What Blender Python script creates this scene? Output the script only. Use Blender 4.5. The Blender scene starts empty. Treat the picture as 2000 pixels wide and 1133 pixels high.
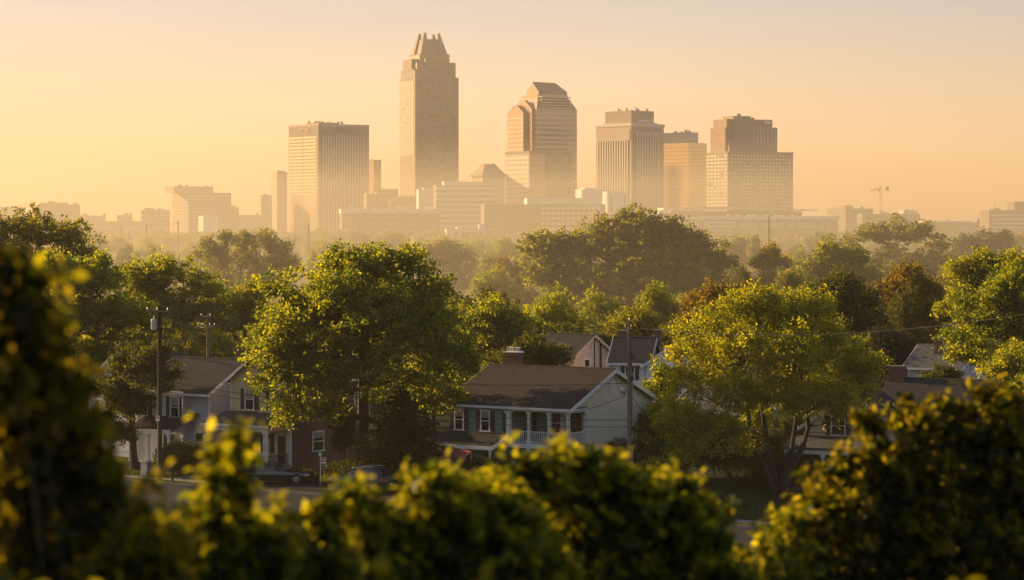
import bpy, math, random
import numpy as np
R = math.radians
S = bpy.context.scene
COL = S.collection

# ------------------------------------------------------------------ camera
F, H, YH = 4705.0, 18.0, 435.0        # focal length in photo pixels, eye height, horizon row
cam_d = bpy.data.cameras.new("camera")
cam = bpy.data.objects.new("camera", cam_d)
COL.objects.link(cam)
cam.location = (0, 0, H)
cam.rotation_euler = (R(90), 0, 0)
cam_d.sensor_width = 36
cam_d.lens = 36 * F / 2000
cam_d.shift_y = -(566.5 - YH) / 2000
cam_d.clip_start = 0.5
cam_d.clip_end = 9000
cam_d.dof.use_dof = True
cam_d.dof.focus_distance = 215
cam_d.dof.aperture_fstop = 2.25
S.camera = cam

# ------------------------------------------------------------------ light
SUN_EL, SUN_AZ = 17.5, -60.0          # degrees; azimuth from the view direction, negative = left
W = bpy.data.worlds.new("World")
S.world = W
W.use_nodes = True
nt = W.node_tree
nt.nodes.clear()
wo = nt.nodes.new("ShaderNodeOutputWorld")
bg = nt.nodes.new("ShaderNodeBackground")
sky = nt.nodes.new("ShaderNodeTexSky")
sky.sky_type = 'NISHITA'
sky.sun_disc = False
sky.sun_elevation = R(SUN_EL)
sky.sun_rotation = R(SUN_AZ)
sky.air_density = 1.0
sky.dust_density = 0.7
sky.ozone_density = 1.0
tc = nt.nodes.new("ShaderNodeTexCoord")
sx = nt.nodes.new("ShaderNodeSeparateXYZ")
ramp = nt.nodes.new("ShaderNodeValToRGB")
mul = nt.nodes.new("ShaderNodeMixRGB")
mul.blend_type = 'MULTIPLY'
mul.inputs[0].default_value = 1
cr = ramp.color_ramp
cr.elements[0].position = 0.0
cr.elements[0].color = (0.76, 0.46, 0.32, 1)
cr.elements[1].position = 0.55
cr.elements[1].color = (0.66, 0.64, 0.64, 1)
e = cr.elements.new(0.085)
e.color = (0.57, 0.42, 0.40, 1)
nt.links.new(tc.outputs['Generated'], sx.inputs[0])
nt.links.new(sx.outputs['Z'], ramp.inputs[0])
nt.links.new(sky.outputs[0], mul.inputs[1])
nt.links.new(ramp.outputs[0], mul.inputs[2])
# added lift of the sky behind the camera, filling the house fronts
mr = nt.nodes.new("ShaderNodeMapRange")
mr.inputs['From Min'].default_value = -0.6
mr.inputs['From Max'].default_value = 0.75
mr.inputs['To Min'].default_value = 1.15
mr.inputs['To Max'].default_value = 1.0
mul2 = nt.nodes.new("ShaderNodeMixRGB")
mul2.blend_type = 'MULTIPLY'
mul2.inputs[0].default_value = 1
nt.links.new(sx.outputs['Y'], mr.inputs['Value'])
nt.links.new(mul.outputs[0], mul2.inputs[1])
nt.links.new(mr.outputs[0], mul2.inputs[2])
# faint streaks of thin cloud
mp = nt.nodes.new("ShaderNodeMapping")
mp.inputs['Scale'].default_value = (2.2, 2.2, 16)
mp.inputs['Rotation'].default_value = (0, R(4), 0)
nz = nt.nodes.new("ShaderNodeTexNoise")
nz.inputs['Scale'].default_value = 1.6
nz.inputs['Detail'].default_value = 5
nr = nt.nodes.new("ShaderNodeMapRange")
nr.inputs['From Min'].default_value = 0.3
nr.inputs['From Max'].default_value = 0.7
nr.inputs['To Min'].default_value = 0.95
nr.inputs['To Max'].default_value = 1.04
mul3 = nt.nodes.new("ShaderNodeMixRGB")
mul3.blend_type = 'MULTIPLY'
mul3.inputs[0].default_value = 1
nt.links.new(tc.outputs['Generated'], mp.inputs[0])
nt.links.new(mp.outputs[0], nz.inputs['Vector'])
nt.links.new(nz.outputs['Fac'], nr.inputs['Value'])
nt.links.new(mul2.outputs[0], mul3.inputs[1])
nt.links.new(nr.outputs[0], mul3.inputs[2])
# added dimming of the sky towards the left, evening out the sun glow
mx_ = nt.nodes.new("ShaderNodeMapRange")
mx_.inputs['From Min'].default_value = -0.55
mx_.inputs['From Max'].default_value = 0.05
mx_.inputs['To Min'].default_value = 0.60
mx_.inputs['To Max'].default_value = 1.0
mul4 = nt.nodes.new("ShaderNodeMixRGB")
mul4.blend_type = 'MULTIPLY'
mul4.inputs[0].default_value = 1
nt.links.new(sx.outputs['X'], mx_.inputs['Value'])
nt.links.new(mul3.outputs[0], mul4.inputs[1])
nt.links.new(mx_.outputs[0], mul4.inputs[2])
nt.links.new(mul4.outputs[0], bg.inputs[0])
bg.inputs[1].default_value = 0.15
nt.links.new(bg.outputs[0], wo.inputs[0])

sun_d = bpy.data.lights.new("sun", 'SUN')
sun = bpy.data.objects.new("sun", sun_d)
COL.objects.link(sun)
sun_d.energy = 5.0
sun_d.color = (1.0, 0.70, 0.36)
sun_d.angle = R(0.5)
sun.rotation_euler = (R(90 - SUN_EL), 0, R(-SUN_AZ) + R(180))
sun.location = (-300, 200, 300)

S.view_settings.view_transform = 'Standard'
S.view_settings.look = 'None'
S.view_settings.gamma = 1
S.view_settings.exposure = 0.9
S.cycles.use_denoising = True
S.cycles.max_bounces = 5
S.cycles.diffuse_bounces = 3
S.cycles.glossy_bounces = 2
S.cycles.transmission_bounces = 3
S.cycles.transparent_max_bounces = 4
S.cycles.volume_bounces = 0
S.cycles.sample_clamp_indirect = 4

# ------------------------------------------------------------------ helpers
def mat(name, color=(.5, .5, .5), rough=.7, metal=0.0, noise=0.0, nscale=1.0, bump=0.0, bscale=None, spec=0.4, color2=None):
    m = bpy.data.materials.new(name)
    m.use_nodes = True
    t = m.node_tree
    b = t.nodes['Principled BSDF']
    b.inputs['Roughness'].default_value = rough
    b.inputs['Metallic'].default_value = metal
    b.inputs['Specular IOR Level'].default_value = spec
    b.inputs['Base Color'].default_value = (*color, 1)
    if noise or bump:
        co = t.nodes.new('ShaderNodeTexCoord')
        n = t.nodes.new('ShaderNodeTexNoise')
        n.inputs['Scale'].default_value = nscale
        n.inputs['Detail'].default_value = 6
        n.inputs['Roughness'].default_value = .65
        t.links.new(co.outputs['Object'], n.inputs['Vector'])
        if noise:
            r = t.nodes.new('ShaderNodeValToRGB')
            c2 = color2 or tuple(c * (1 - noise) for c in color)
            r.color_ramp.elements[0].position = .3
            r.color_ramp.elements[1].position = .7
            r.color_ramp.elements[0].color = (*c2, 1)
            r.color_ramp.elements[1].color = (*(min(1, c * (1 + noise * .4)) for c in color), 1)
            t.links.new(n.outputs['Fac'], r.inputs[0])
            t.links.new(r.outputs[0], b.inputs['Base Color'])
        if bump:
            n2 = t.nodes.new('ShaderNodeTexNoise')
            n2.inputs['Scale'].default_value = bscale or nscale * 4
            t.links.new(co.outputs['Object'], n2.inputs['Vector'])
            bp = t.nodes.new('ShaderNodeBump')
            bp.inputs['Strength'].default_value = bump
            bp.inputs['Distance'].default_value = .05
            t.links.new(n2.outputs['Fac'], bp.inputs['Height'])
            t.links.new(bp.outputs[0], b.inputs['Normal'])
    return m

def leafmat(name, c1, c2, t1, t2, trans=.5, gloss=.06, rough=.45):
    """leaf: front colour c1..c2 and shine-through colour t1..t2, chosen by the 'tint' attribute"""
    m = bpy.data.materials.new(name)
    m.use_nodes = True
    t = m.node_tree
    t.nodes.clear()
    out = t.nodes.new('ShaderNodeOutputMaterial')
    at = t.nodes.new('ShaderNodeAttribute')
    at.attribute_name = 'tint'
    def mixc(a, b_):
        x = t.nodes.new('ShaderNodeMixRGB')
        x.inputs[1].default_value = (*a, 1)
        x.inputs[2].default_value = (*b_, 1)
        t.links.new(at.outputs['Fac'], x.inputs[0])
        return x
    a, b_ = mixc(c1, c2), mixc(t1, t2)
    d = t.nodes.new('ShaderNodeBsdfDiffuse')
    tr = t.nodes.new('ShaderNodeBsdfTranslucent')
    g = t.nodes.new('ShaderNodeBsdfGlossy')
    g.inputs['Roughness'].default_value = rough
    g.inputs['Color'].default_value = (.9, .9, .9, 1)
    mx, mg = t.nodes.new('ShaderNodeMixShader'), t.nodes.new('ShaderNodeMixShader')
    mx.inputs[0].default_value = trans
    mg.inputs[0].default_value = gloss
    t.links.new(a.outputs[0], d.inputs[0])
    t.links.new(b_.outputs[0], tr.inputs[0])
    t.links.new(d.outputs[0], mx.inputs[1])
    t.links.new(tr.outputs[0], mx.inputs[2])
    t.links.new(mx.outputs[0], mg.inputs[1])
    t.links.new(g.outputs[0], mg.inputs[2])
    t.links.new(mg.outputs[0], out.inputs[0])
    return m

def brickmat(name, c1, c2, mortar, scale=1.0, bw=.22, rh=.075):
    m = mat(name, c1, .85)
    t = m.node_tree
    co = t.nodes.new('ShaderNodeTexCoord')
    sp = t.nodes.new('ShaderNodeSeparateXYZ')
    ad = t.nodes.new('ShaderNodeMath')
    cb = t.nodes.new('ShaderNodeCombineXYZ')
    br = t.nodes.new('ShaderNodeTexBrick')
    t.links.new(co.outputs['Object'], sp.inputs[0])
    t.links.new(sp.outputs['X'], ad.inputs[0])
    t.links.new(sp.outputs['Y'], ad.inputs[1])
    t.links.new(ad.outputs[0], cb.inputs['X'])
    t.links.new(sp.outputs['Z'], cb.inputs['Y'])
    t.links.new(cb.outputs[0], br.inputs['Vector'])
    br.inputs['Color1'].default_value = (*c1, 1)
    br.inputs['Color2'].default_value = (*c2, 1)
    br.inputs['Mortar'].default_value = (*mortar, 1)
    br.inputs['Scale'].default_value = scale
    br.inputs['Mortar Size'].default_value = .012
    br.inputs['Brick Width'].default_value = bw
    br.inputs['Row Height'].default_value = rh
    t.links.new(br.outputs['Color'], t.nodes['Principled BSDF'].inputs['Base Color'])
    return m

def link(o, parent=None):
    COL.objects.link(o)
    if parent is not None:
        o.parent = parent
    return o

def tag(o, label=None, cat=None, group=None, kind=None):
    if label: o['label'] = label
    if cat: o['category'] = cat
    if group: o['group'] = group
    if kind: o['kind'] = kind
    return o

def empty(name, loc=(0, 0, 0), rz=0.0, label=None, cat=None, group=None):
    o = bpy.data.objects.new(name, None)
    link(o)
    o.location = loc
    o.rotation_euler = (0, 0, rz)
    return tag(o, label, cat, group)

def copy_tree(o, parent=None):
    c = o.copy()
    COL.objects.link(c)
    c.parent = parent
    for ch in [x for x in o.children]:
        copy_tree(ch, c)
    return c

def P(x, y, D):
    """photo pixel at a depth -> place"""
    return ((x - 1000) * D / F, D, H - (y - YH) * D / F)

class MB:
    def __init__(s):
        s.v, s.f = [], []
    def add(s, vs, fs):
        o = len(s.v)
        s.v += [tuple(map(float, v)) for v in vs]
        s.f += [tuple(i + o for i in f) for f in fs]
        return s
    def box(s, x0, x1, y0, y1, z0, z1):
        return s.add([(x0, y0, z0), (x1, y0, z0), (x1, y1, z0), (x0, y1, z0), (x0, y0, z1), (x1, y0, z1), (x1, y1, z1), (x0, y1, z1)],
                     [(0, 3, 2, 1), (4, 5, 6, 7), (0, 1, 5, 4), (1, 2, 6, 5), (2, 3, 7, 6), (3, 0, 4, 7)])
    def frust(s, a, z0, b, z1):
        """a, b = (x0, x1, y0, y1) at z0 and z1"""
        x0, x1, y0, y1 = a
        X0, X1, Y0, Y1 = b
        return s.add([(x0, y0, z0), (x1, y0, z0), (x1, y1, z0), (x0, y1, z0), (X0, Y0, z1), (X1, Y0, z1), (X1, Y1, z1), (X0, Y1, z1)],
                     [(0, 3, 2, 1), (4, 5, 6, 7), (0, 1, 5, 4), (1, 2, 6, 5), (2, 3, 7, 6), (3, 0, 4, 7)])
    def prism(s, poly, axis, a0, a1):
        """poly of 2-D points extruded along axis x, y or z"""
        def q(p, a):
            return (a, p[0], p[1]) if axis == 'x' else (p[0], a, p[1]) if axis == 'y' else (p[0], p[1], a)
        n = len(poly)
        return s.add([q(p, a0) for p in poly] + [q(p, a1) for p in poly],
                     [tuple(range(n)), tuple(range(2 * n - 1, n - 1, -1))] + [(i, n + i, n + (i + 1) % n, (i + 1) % n) for i in range(n)])
    def tube(s, pts, rad, n=6, caps=True):
        pts = [np.array(p, float) for p in pts]
        if not hasattr(rad, '__len__'):
            rad = [rad] * len(pts)
        vs, fs = [], []
        for i, p in enumerate(pts):
            d = pts[min(i + 1, len(pts) - 1)] - pts[max(i - 1, 0)]
            d = d / (np.linalg.norm(d) + 1e-9)
            up = np.array((0, 0, 1.)) if abs(d[2]) < .9 else np.array((1., 0, 0))
            a = np.cross(d, up); a /= np.linalg.norm(a)
            b = np.cross(d, a)
            for k in range(n):
                t = 2 * math.pi * k / n
                vs.append(p + rad[i] * (math.cos(t) * a + math.sin(t) * b))
        for i in range(len(pts) - 1):
            for k in range(n):
                fs.append((i * n + k, i * n + (k + 1) % n, (i + 1) * n + (k + 1) % n, (i + 1) * n + k))
        if caps:
            fs.append(tuple(range(n)))
            fs.append(tuple((len(pts) - 1) * n + k for k in reversed(range(n))))
        return s.add(vs, fs)
    def lathe(s, c, prof, n=16, axis='z'):
        vs, fs = [], []
        for r, z in prof:
            for k in range(n):
                t = 2 * math.pi * k / n
                a, b = r * math.cos(t), r * math.sin(t)
                vs.append((c[0] + a, c[1] + b, c[2] + z) if axis == 'z' else (c[0] + a, c[1] + z, c[2] + b) if axis == 'y' else (c[0] + z, c[1] + a, c[2] + b))
        for i in range(len(prof) - 1):
            for k in range(n):
                fs.append((i * n + k, i * n + (k + 1) % n, (i + 1) * n + (k + 1) % n, (i + 1) * n + k))
        fs.append(tuple(range(n)))
        fs.append(tuple((len(prof) - 1) * n + k for k in range(n)))
        return s.add(vs, fs)
    def build(s, name, m, parent=None, smooth=False):
        me = bpy.data.meshes.new(name)
        me.from_pydata(s.v, [], s.f)
        me.materials.append(m)
        me.validate()
        if smooth:
            me.polygons.foreach_set('use_smooth', [True] * len(me.polygons))
        me.update()
        return link(bpy.data.objects.new(name, me), parent)

def npmesh(name, V, nv, m, tint=None):
    """V (k*nv,3): k polygons of nv vertices each"""
    V = np.ascontiguousarray(V, dtype=np.float32)
    n = len(V)
    k = n // nv
    me = bpy.data.meshes.new(name)
    me.vertices.add(n)
    me.vertices.foreach_set('co', V.ravel())
    me.loops.add(n)
    me.loops.foreach_set('vertex_index', np.arange(n, dtype=np.int32))
    me.polygons.add(k)
    me.polygons.foreach_set('loop_start', np.arange(0, n, nv, dtype=np.int32))
    me.update()
    me.materials.append(m)
    if tint is not None:
        at = me.attributes.new('tint', 'FLOAT', 'POINT')
        at.data.foreach_set('value', np.repeat(np.clip(tint, 0, 1).astype(np.float32), n // len(tint)))
    return me

def unit(a):
    return a / (np.linalg.norm(a, axis=-1, keepdims=True) + 1e-9)
# ------------------------------------------------------------------ ground, street
U = (math.cos(R(32)), -math.sin(R(32)))     # along the street, to the right and nearer
V2 = (math.sin(R(32)), math.cos(R(32)))     # away from the street
O0 = (-24.4, 166.1)                         # a point on the far kerb line
YAW = R(-32)
def SL(a, b, z=0.0):
    """street coordinates: a metres along, b metres behind the far kerb"""
    return (O0[0] + U[0] * a + V2[0] * b, O0[1] + U[1] * a + V2[1] * b, z)
def sstep(t):
    t = np.clip(t, 0, 1)
    return t * t * (3 - 2 * t)
def ground_z(y):
    return 14.4 * (1 - sstep((y - 20) / 60.0))

M_grass = mat('grass_ground', (.028, .038, .012), .95, noise=.5, nscale=.6, bump=.6, bscale=9, spec=.05)
M_asph = mat('asphalt', (.038, .037, .036), .85, noise=.35, nscale=.8, bump=.3, bscale=30, spec=.08)
M_conc = mat('concrete', (.22, .20, .175), .85, noise=.3, nscale=1.3, bump=.2, bscale=20, spec=.1)
M_white = mat('white_trim', (.62, .61, .58), .6, noise=.15, nscale=2)

def build_ground():
    ys = list(np.linspace(-300, 10, 6)) + list(np.linspace(14, 90, 60)) + [120, 200, 400, 900, 2000, 5150]
    xs = [-2150, -800, -300, -120] + list(np.linspace(-60, 60, 41)) + [120, 300, 800, 2150]
    rng = np.random.default_rng(3)
    V, Fc = [], []
    for y in ys:
        for x in xs:
            z = float(ground_z(y))
            if 12 < y < 80 and abs(x) < 61:
                z += rng.normal(0, .05)
            V.append((x, y, z))
    nx = len(xs)
    for j in range(len(ys) - 1):
        for i in range(nx - 1):
            Fc.append((j * nx + i, j * nx + i + 1, (j + 1) * nx + i + 1, (j + 1) * nx + i))
    o = MB().add(V, Fc).build('ground', M_grass)
    tag(o, 'dark grassy ground of the neighbourhood', None, kind='structure')
def slab(name, a0, a1, b0, b1, z0, z1, m, label):
    c = [SL(a0, b0), SL(a1, b0), SL(a1, b1), SL(a0, b1)]
    mb = MB().prism([(p[0], p[1]) for p in c][::-1], 'z', z0, z1)
    return tag(mb.build(name, m), label, kind='structure')
build_ground()
slab('road', -60, 110, -8.2, -0.15, -.2, .012, M_asph, 'grey asphalt street crossing behind the bushes')
slab('kerb', -60, 110, -.15, 0, -.2, .14, M_conc, 'pale concrete kerb on the far side of the street')
slab('sidewalk', -60, 110, 1.5, 2.9, -.2, .05, M_conc, 'concrete footpath between verge and front gardens')
slab('driveway', 3.2, 20.5, .02, 8.2, -.2, .07, M_asph, 'paved parking apron in front of the brick house')
slab('garden_path', -1.5, -.4, 2.92, 8.5, -.2, .04, M_conc, 'concrete garden path to the white house')
# verge grass tufts
def tufts(name, n, a0, a1, b0, b1, hgt, m, label, seed):
    rng = np.random.default_rng(seed)
    a, b = rng.uniform(a0, a1, n), rng.uniform(b0, b1, n)
    base = np.stack([O0[0] + U[0] * a + V2[0] * b, O0[1] + U[1] * a + V2[1] * b, np.zeros(n)], 1)
    th = rng.uniform(0, 6.28, n)
    w = np.stack([np.cos(th), np.sin(th), np.zeros(n)], 1) * .03
    tip = base + np.stack([rng.normal(0, .05, n), rng.normal(0, .05, n), hgt * rng.uniform(.4, 1, n)], 1)
    Vv = np.stack([base - w, base + w, tip], 1).reshape(-1, 3)
    me = npmesh(name, Vv, 3, m, rng.uniform(0, 1, n))
    tag(link(bpy.data.objects.new(name, me)), label, kind='stuff')
M_gl = leafmat('grass_blade', (.03, .055, .010), (.06, .07, .015), (.10, .14, .02), (.18, .18, .03), .35, .01)
tufts('grass', 60000, -30, 75, .05, 1.5, .12, M_gl, 'strip of short grass between kerb and footpath', 5)
tufts('lawn_grass', 70000, -30, 75, 2.95, 11, .10, M_gl, 'short grass of the front lawns', 6)
# ------------------------------------------------------------------ skyline
M_stone = mat('warm_stone', (.46, .345, .235), .8, noise=.15, nscale=.05)
M_stone_d = mat('brown_stone', (.31, .225, .15), .8, noise=.15, nscale=.05)
M_granite = mat('brown_granite', (.25, .185, .12), .75, noise=.2, nscale=.06)
M_conc_l = mat('pale_cladding', (.74, .69, .62), .75, noise=.12, nscale=.08)
M_rib = mat('pale_rib', (.56, .47, .36), .75, noise=.1, nscale=.08)
M_brown = mat('brown_brick_cladding', (.32, .22, .145), .85, noise=.2, nscale=.06)
M_roofd = mat('dark_roof_metal', (.13, .095, .07), .5, noise=.2, nscale=.05)
M_glass = mat('facade_glass', (.05, .045, .04), .12, metal=.0, spec=1.0, noise=.3, nscale=.04)
M_glass.node_tree.nodes['Principled BSDF'].inputs['Metallic'].default_value = .55
M_glassw = mat('warm_mirror_glass', (.30, .22, .13), .2, metal=.6, noise=.25, nscale=.07)
M_winl = mat('bright_window_glass', (.50, .40, .26), .25, metal=.5)
M_winb = mat('painted_bright_window', (.80, .66, .44), .45)  # brightness of lights and reflections put into a pale flat colour
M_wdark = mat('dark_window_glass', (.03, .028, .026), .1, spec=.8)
M_metal = mat('grey_metal', (.25, .24, .23), .5, metal=.3)
M_cranes = mat('crane_yellow', (.55, .36, .06), .5)

class Tower:
    """a building with a near corner; local x runs to the right face, y to the left face"""
    def __init__(s, name, label, xl, xc, xr, D, yaw=35, cat='office building', group=None):
        s.s = F / D
        s.th = R(yaw)
        s.wr = (xr - xc) / s.s / math.cos(s.th)
        s.wl = (xc - xl) / s.s / math.sin(s.th) if yaw > 0 else 30
        s.D = D
        x = (xc - 1000) / s.s
        s.root = empty(name, (x, D, 0), s.th, label, cat, group)
        s.xc = xc
    def z(s, y):
        return H + (YH - y) / s.s
    def ur(s, x):      # photo x on the right face -> local x
        return (x - s.xc) / s.s / math.cos(s.th)
    def ul(s, x):      # photo x on the left face -> local y
        return (s.xc - x) / s.s / math.sin(s.th)
    def part(s, name, mb, m, kind=None):
        o = mb.build(name, m, s.root)
        if kind: o['kind'] = kind
        return o
    def body(s, ytop, m, name='wall', in_x=(0, 0), in_y=(0, 0), z0=-.5):
        return s.part(name, MB().box(in_x[0], s.wr - in_x[1], in_y[0], s.wl - in_y[1], z0, s.z(ytop)), m)

def fq(mb, face, u0, u1, z0, z1, out, wl=0, off=0):
    """a thin slab on face R (y = off) or L (x = off), standing 'out' metres proud"""
    if face == 'R':
        mb.box(u0, u1, off - out, off + .3, z0, z1)
    else:
        mb.box(off - out, off + .3, u0, u1, z0, z1)

def bands(t, face, u0, u1, z0, z1, n, fill, out, m, name, off=0):
    h = (z1 - z0) / n
    for i in range(n):
        mb = MB()
        fq(mb, face, u0, u1, z0 + h * i, z0 + h * (i + fill), out, off=off)
        t.part(name, mb, m)

def ribs(t, face, u0, u1, z0, z1, n, fill, out, m, name, off=0):
    w = (u1 - u0) / n
    for i in range(n):
        mb = MB()
        fq(mb, face, u0 + w * (i + .5 - fill / 2), u0 + w * (i + .5 + fill / 2), z0, z1, out, off=off)
        t.part(name, mb, m)

def grid(t, face, u0, u1, z0, z1, nu, nz, fu, fz, m, name='windows', off=0, keep=1.0, seed=0, out=.12):
    rng = random.Random(seed)
    du, dz = (u1 - u0) / nu, (z1 - z0) / nz
    mb = MB()
    for i in range(nu):
        for j in range(nz):
            if rng.random() > keep: continue
            a, b = u0 + du * (i + .5 - fu / 2), z0 + dz * (j + .5 - fz / 2)
            o = off - out
            if face == 'R':
                mb.add([(a, o, b), (a + du * fu, o, b), (a + du * fu, o, b + dz * fz), (a, o, b + dz * fz)], [(0, 1, 2, 3)])
            else:
                mb.add([(o, a, b), (o, a + du * fu, b), (o, a + du * fu, b + dz * fz), (o, a, b + dz * fz)], [(0, 3, 2, 1)])
    return t.part(name, mb, m, 'stuff')

def clutter(t, n, x0, x1, y0, y1, z, hmax, seed, m=None):
    """small rooftop units, each a part"""
    rng = random.Random(seed)
    for i in range(n):
        x, y = rng.uniform(x0, x1), rng.uniform(y0, y1)
        w, d, h = rng.uniform(1, 3.5), rng.uniform(1, 3), rng.uniform(.3, 1) * hmax
        t.part('rooftop_unit', MB().box(x, x + w, y, y + d, z - .2, z + h).box(x + w * .2, x + w * .5, y + .2, y + d * .6, z + h - .05, z + h * 1.3), m or M_metal)

def antenna(t, x, y, z0, z1, r=.35):
    t.part('antenna', MB().tube([(x, y, z0), (x, y, z0 + (z1 - z0) * .5), (x, y, z1)], [r, r * .7, r * .35], 5), M_metal)

def signstrokes(t, face, u0, u1, z0, z1, pat, m, name='sign_lettering', off=0, out=.5):
    """letter-like strokes; pat: rows of characters, # is a filled cell"""
    nz, nu = len(pat), len(pat[0])
    du, dz = (u1 - u0) / nu, (z1 - z0) / nz
    mb = MB()
    for j, row in enumerate(pat):
        for i, c in enumerate(row):
            if c != '#': continue
            k = i if face == 'R' else nu - 1 - i
            a, b = u0 + du * k, z1 - dz * (j + 1)
            fq(mb, face, a, a + du * .98, b, b + dz * .98, out, off=off)
    t.part(name, mb, m)

# --- slab tower with banded left face and ribbed right face
t = Tower('slab_office_tower', 'broad flat-topped tower with banded left face and ribbed right face left of the tallest', 555, 622, 717, 2750, 35)
t.body(243, M_granite)
zt = t.z(263)
wl, wr = t.wl, t.wr
h = 3.85
n = int((zt - 4) / h)
for a, b in ((wl * .12, wl * .505), (wl * .535, wl * .97)):
    pass
bands(t, 'L', wl * .07, wl * .51, zt - n * h, zt, n, .60, .15, M_winl, 'window_band')
bands(t, 'L', wl * .53, wl * .985, zt - n * h, zt, n, .60, .15, M_winl, 'window_band')
t.part('glass_panel', MB().box(wr * .06, wr * .90, -.18, .2, 2, zt), M_wdark)
ribs(t, 'R', wr * .06, wr * .90, 2, zt, 16, .42, 1.3, M_rib, 'facade_rib')
grid(t, 'R', wr * .915, wr * .985, 4, zt, 2, 30, .6, .5, M_winl, 'corner_windows', seed=2)
t.part('parapet', MB().box(-.3, wr + .3, -.3, .5, t.z(246), t.z(241.5)).box(-.3, .5, .5, wl + .3, t.z(246), t.z(241.5)), M_stone)
t.part('penthouse', MB().box(4, wr * .45, 5, wl * .5, t.z(243) - .1, t.z(238.5)), M_stone_d)
clutter(t, 9, 3, wr * .6, 3, wl * .5, t.z(239), 3.0, 3)
antenna(t, 20, 8, t.z(243), t.z(233.5), .8)
M_signg = mat('gold_sign', (.50, .38, .15), .6)
M_signd = mat('dark_green_sign', (.06, .065, .03), .5)
signstrokes(t, 'L', t.ul(603), t.ul(576), t.z(256.5), t.z(248), [
    "#..#.###.####.##..#.#.#.#",
    "#..#.#....#...#.#.#.#.#.#",
    "#..#.###..#...#.#.#.#..#.",
    "#..#...#..#...#.#.#.#..#.",
    "####.###..#...##..#.##.#."], M_signg)
signstrokes(t, 'R', t.ur(655), t.ur(683), t.z(257), t.z(248.5), [
    "####....................",
    "#..#....................",
    "#..#.###.####.###.#.#.##",
    "###..#.#.#.##.#.#.#.#.##",
    "#.#..###.#.##.###.###.##"], M_signd)

# --- the tallest tower with its crown
t = Tower('crowned_skyscraper', 'tallest tower with stepped shoulders and a spiked crown', 777, 812, 895, 3050, 23, 'skyscraper')
wr, wl = t.wr, t.wl
t.body(150, M_granite)
zb = t.z(150)
def ring(t, y0, y1, frac, m, name):
    a = (1 - frac) / 2
    o = t.part(name, MB().box(wr * a, wr * (1 - a), wl * a, wl * (1 - a), t.z(y0) - .2, t.z(y1)), m)
    return a
ring(t, 150, 120.5, .90, M_granite, 'upper_tier')
ring(t, 120.5, 103.5, .69, M_granite, 'upper_tier')
a1, a2 = .235, .345
t.part('crown', MB().frust((wr * a1, wr * (1 - a1), wl * a1, wl * (1 - a1)), t.z(104), (wr * .315, wr * .685, wl * .315, wl * .685), t.z(73.5)), M_granite)
# eight tapering fins round the crown
def fin(cx, cy, w, d, y0, y1):
    mb = MB()
    X, Y = wr * cx, wl * cy
    kx, ky = wr * (.5 + (cx - .5) * .74), wl * (.5 + (cy - .5) * .74)
    mb.frust((X - w, X + w, Y - d, Y + d), t.z(y0), (kx - w * .22, kx + w * .22, ky - d * .22, ky + d * .22), t.z(y1))
    t.part('crown_fin', mb, M_granite)
for cx, cy, y1 in ((.285, .285, 60.5), (.715, .285, 61.5), (.285, .715, 60.5), (.715, .715, 61.5)):
    fin(cx, cy, 6.0, 6.0, 106, y1)
# setback blocks against the faces, ribs and windows
for (u0, u1, y0, y1) in ((.10, .90, 150, 134), (.22, .78, 134, 114)):
    t.part('setback', MB().box(wr * u0, wr * u1, -.8, wl * .2, t.z(y0 + 4), t.z(y1)), M_granite)
    t.part('setback', MB().box(-.8, wr * .2, wl * u0, wl * u1, t.z(y0 + 4), t.z(y1)), M_granite)
ribs(t, 'R', 0, wr, 0, zb, 22, .28, .5, M_stone_d, 'facade_rib')
t.part('corner_pier', MB().box(-1.2, wr * .12, -1.2, wl * .10, 0, t.z(138)), M_granite)
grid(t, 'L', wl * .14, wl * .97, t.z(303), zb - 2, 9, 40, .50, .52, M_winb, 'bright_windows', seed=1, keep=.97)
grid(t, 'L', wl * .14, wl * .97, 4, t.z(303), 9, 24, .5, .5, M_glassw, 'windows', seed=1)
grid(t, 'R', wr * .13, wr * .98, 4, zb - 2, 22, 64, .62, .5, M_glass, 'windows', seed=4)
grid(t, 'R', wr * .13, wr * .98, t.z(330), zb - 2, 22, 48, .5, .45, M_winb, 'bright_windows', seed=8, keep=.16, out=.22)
for k, (f, y0, y1) in enumerate(((.90, 148, 123), (.69, 118, 106))):
    a = (1 - f) / 2
    grid(t, 'R', wr * (a + .01), wr * (1 - a - .01), t.z(y0), t.z(y1), 14, 5 - k * 2, .5, .5, M_glassw, 'tier_windows', off=wl * a, seed=5)
    grid(t, 'L', wl * (a + .01), wl * (1 - a - .01), t.z(y0), t.z(y1), 9, 5 - k * 2, .5, .5, M_winb, 'tier_windows', off=wr * a, seed=5)

# --- postmodern glass tower with pitched roof
t = Tower('gable_roofed_tower', 'glass tower with a dark pitched roof and sloping shoulders', 1001, 1048, 1128, 2800, 30, 'skyscraper')
wr, wl = t.wr, t.wl
M_g3 = mat('banded_gold_glass', (.26, .20, .13), .25, metal=.5, noise=.2, nscale=.05)
t.body(213, M_g3)
zs = t.z(213)
ax, ay = wr * .13, wl * .16
t.part('shoulder', MB().frust((0, wr, 0, wl), zs, (ax * .9, wr - ax * .9, ay * .9, wl - ay * .9), t.z(190)), M_g3)
t.part('upper_block', MB().box(ax, wr - ax, ay, wl - ay, t.z(192), t.z(183)), M_g3)
bx, by = wr * .20, wl * .24
y0_, y1_ = by, wl - by
t.part('attic', MB().box(bx, wr - bx * .8, y0_, y1_, t.z(184), t.z(176.5)), M_g3)
zr0, zr1 = t.z(177), t.z(157)
ym = (y0_ + y1_) / 2
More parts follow.
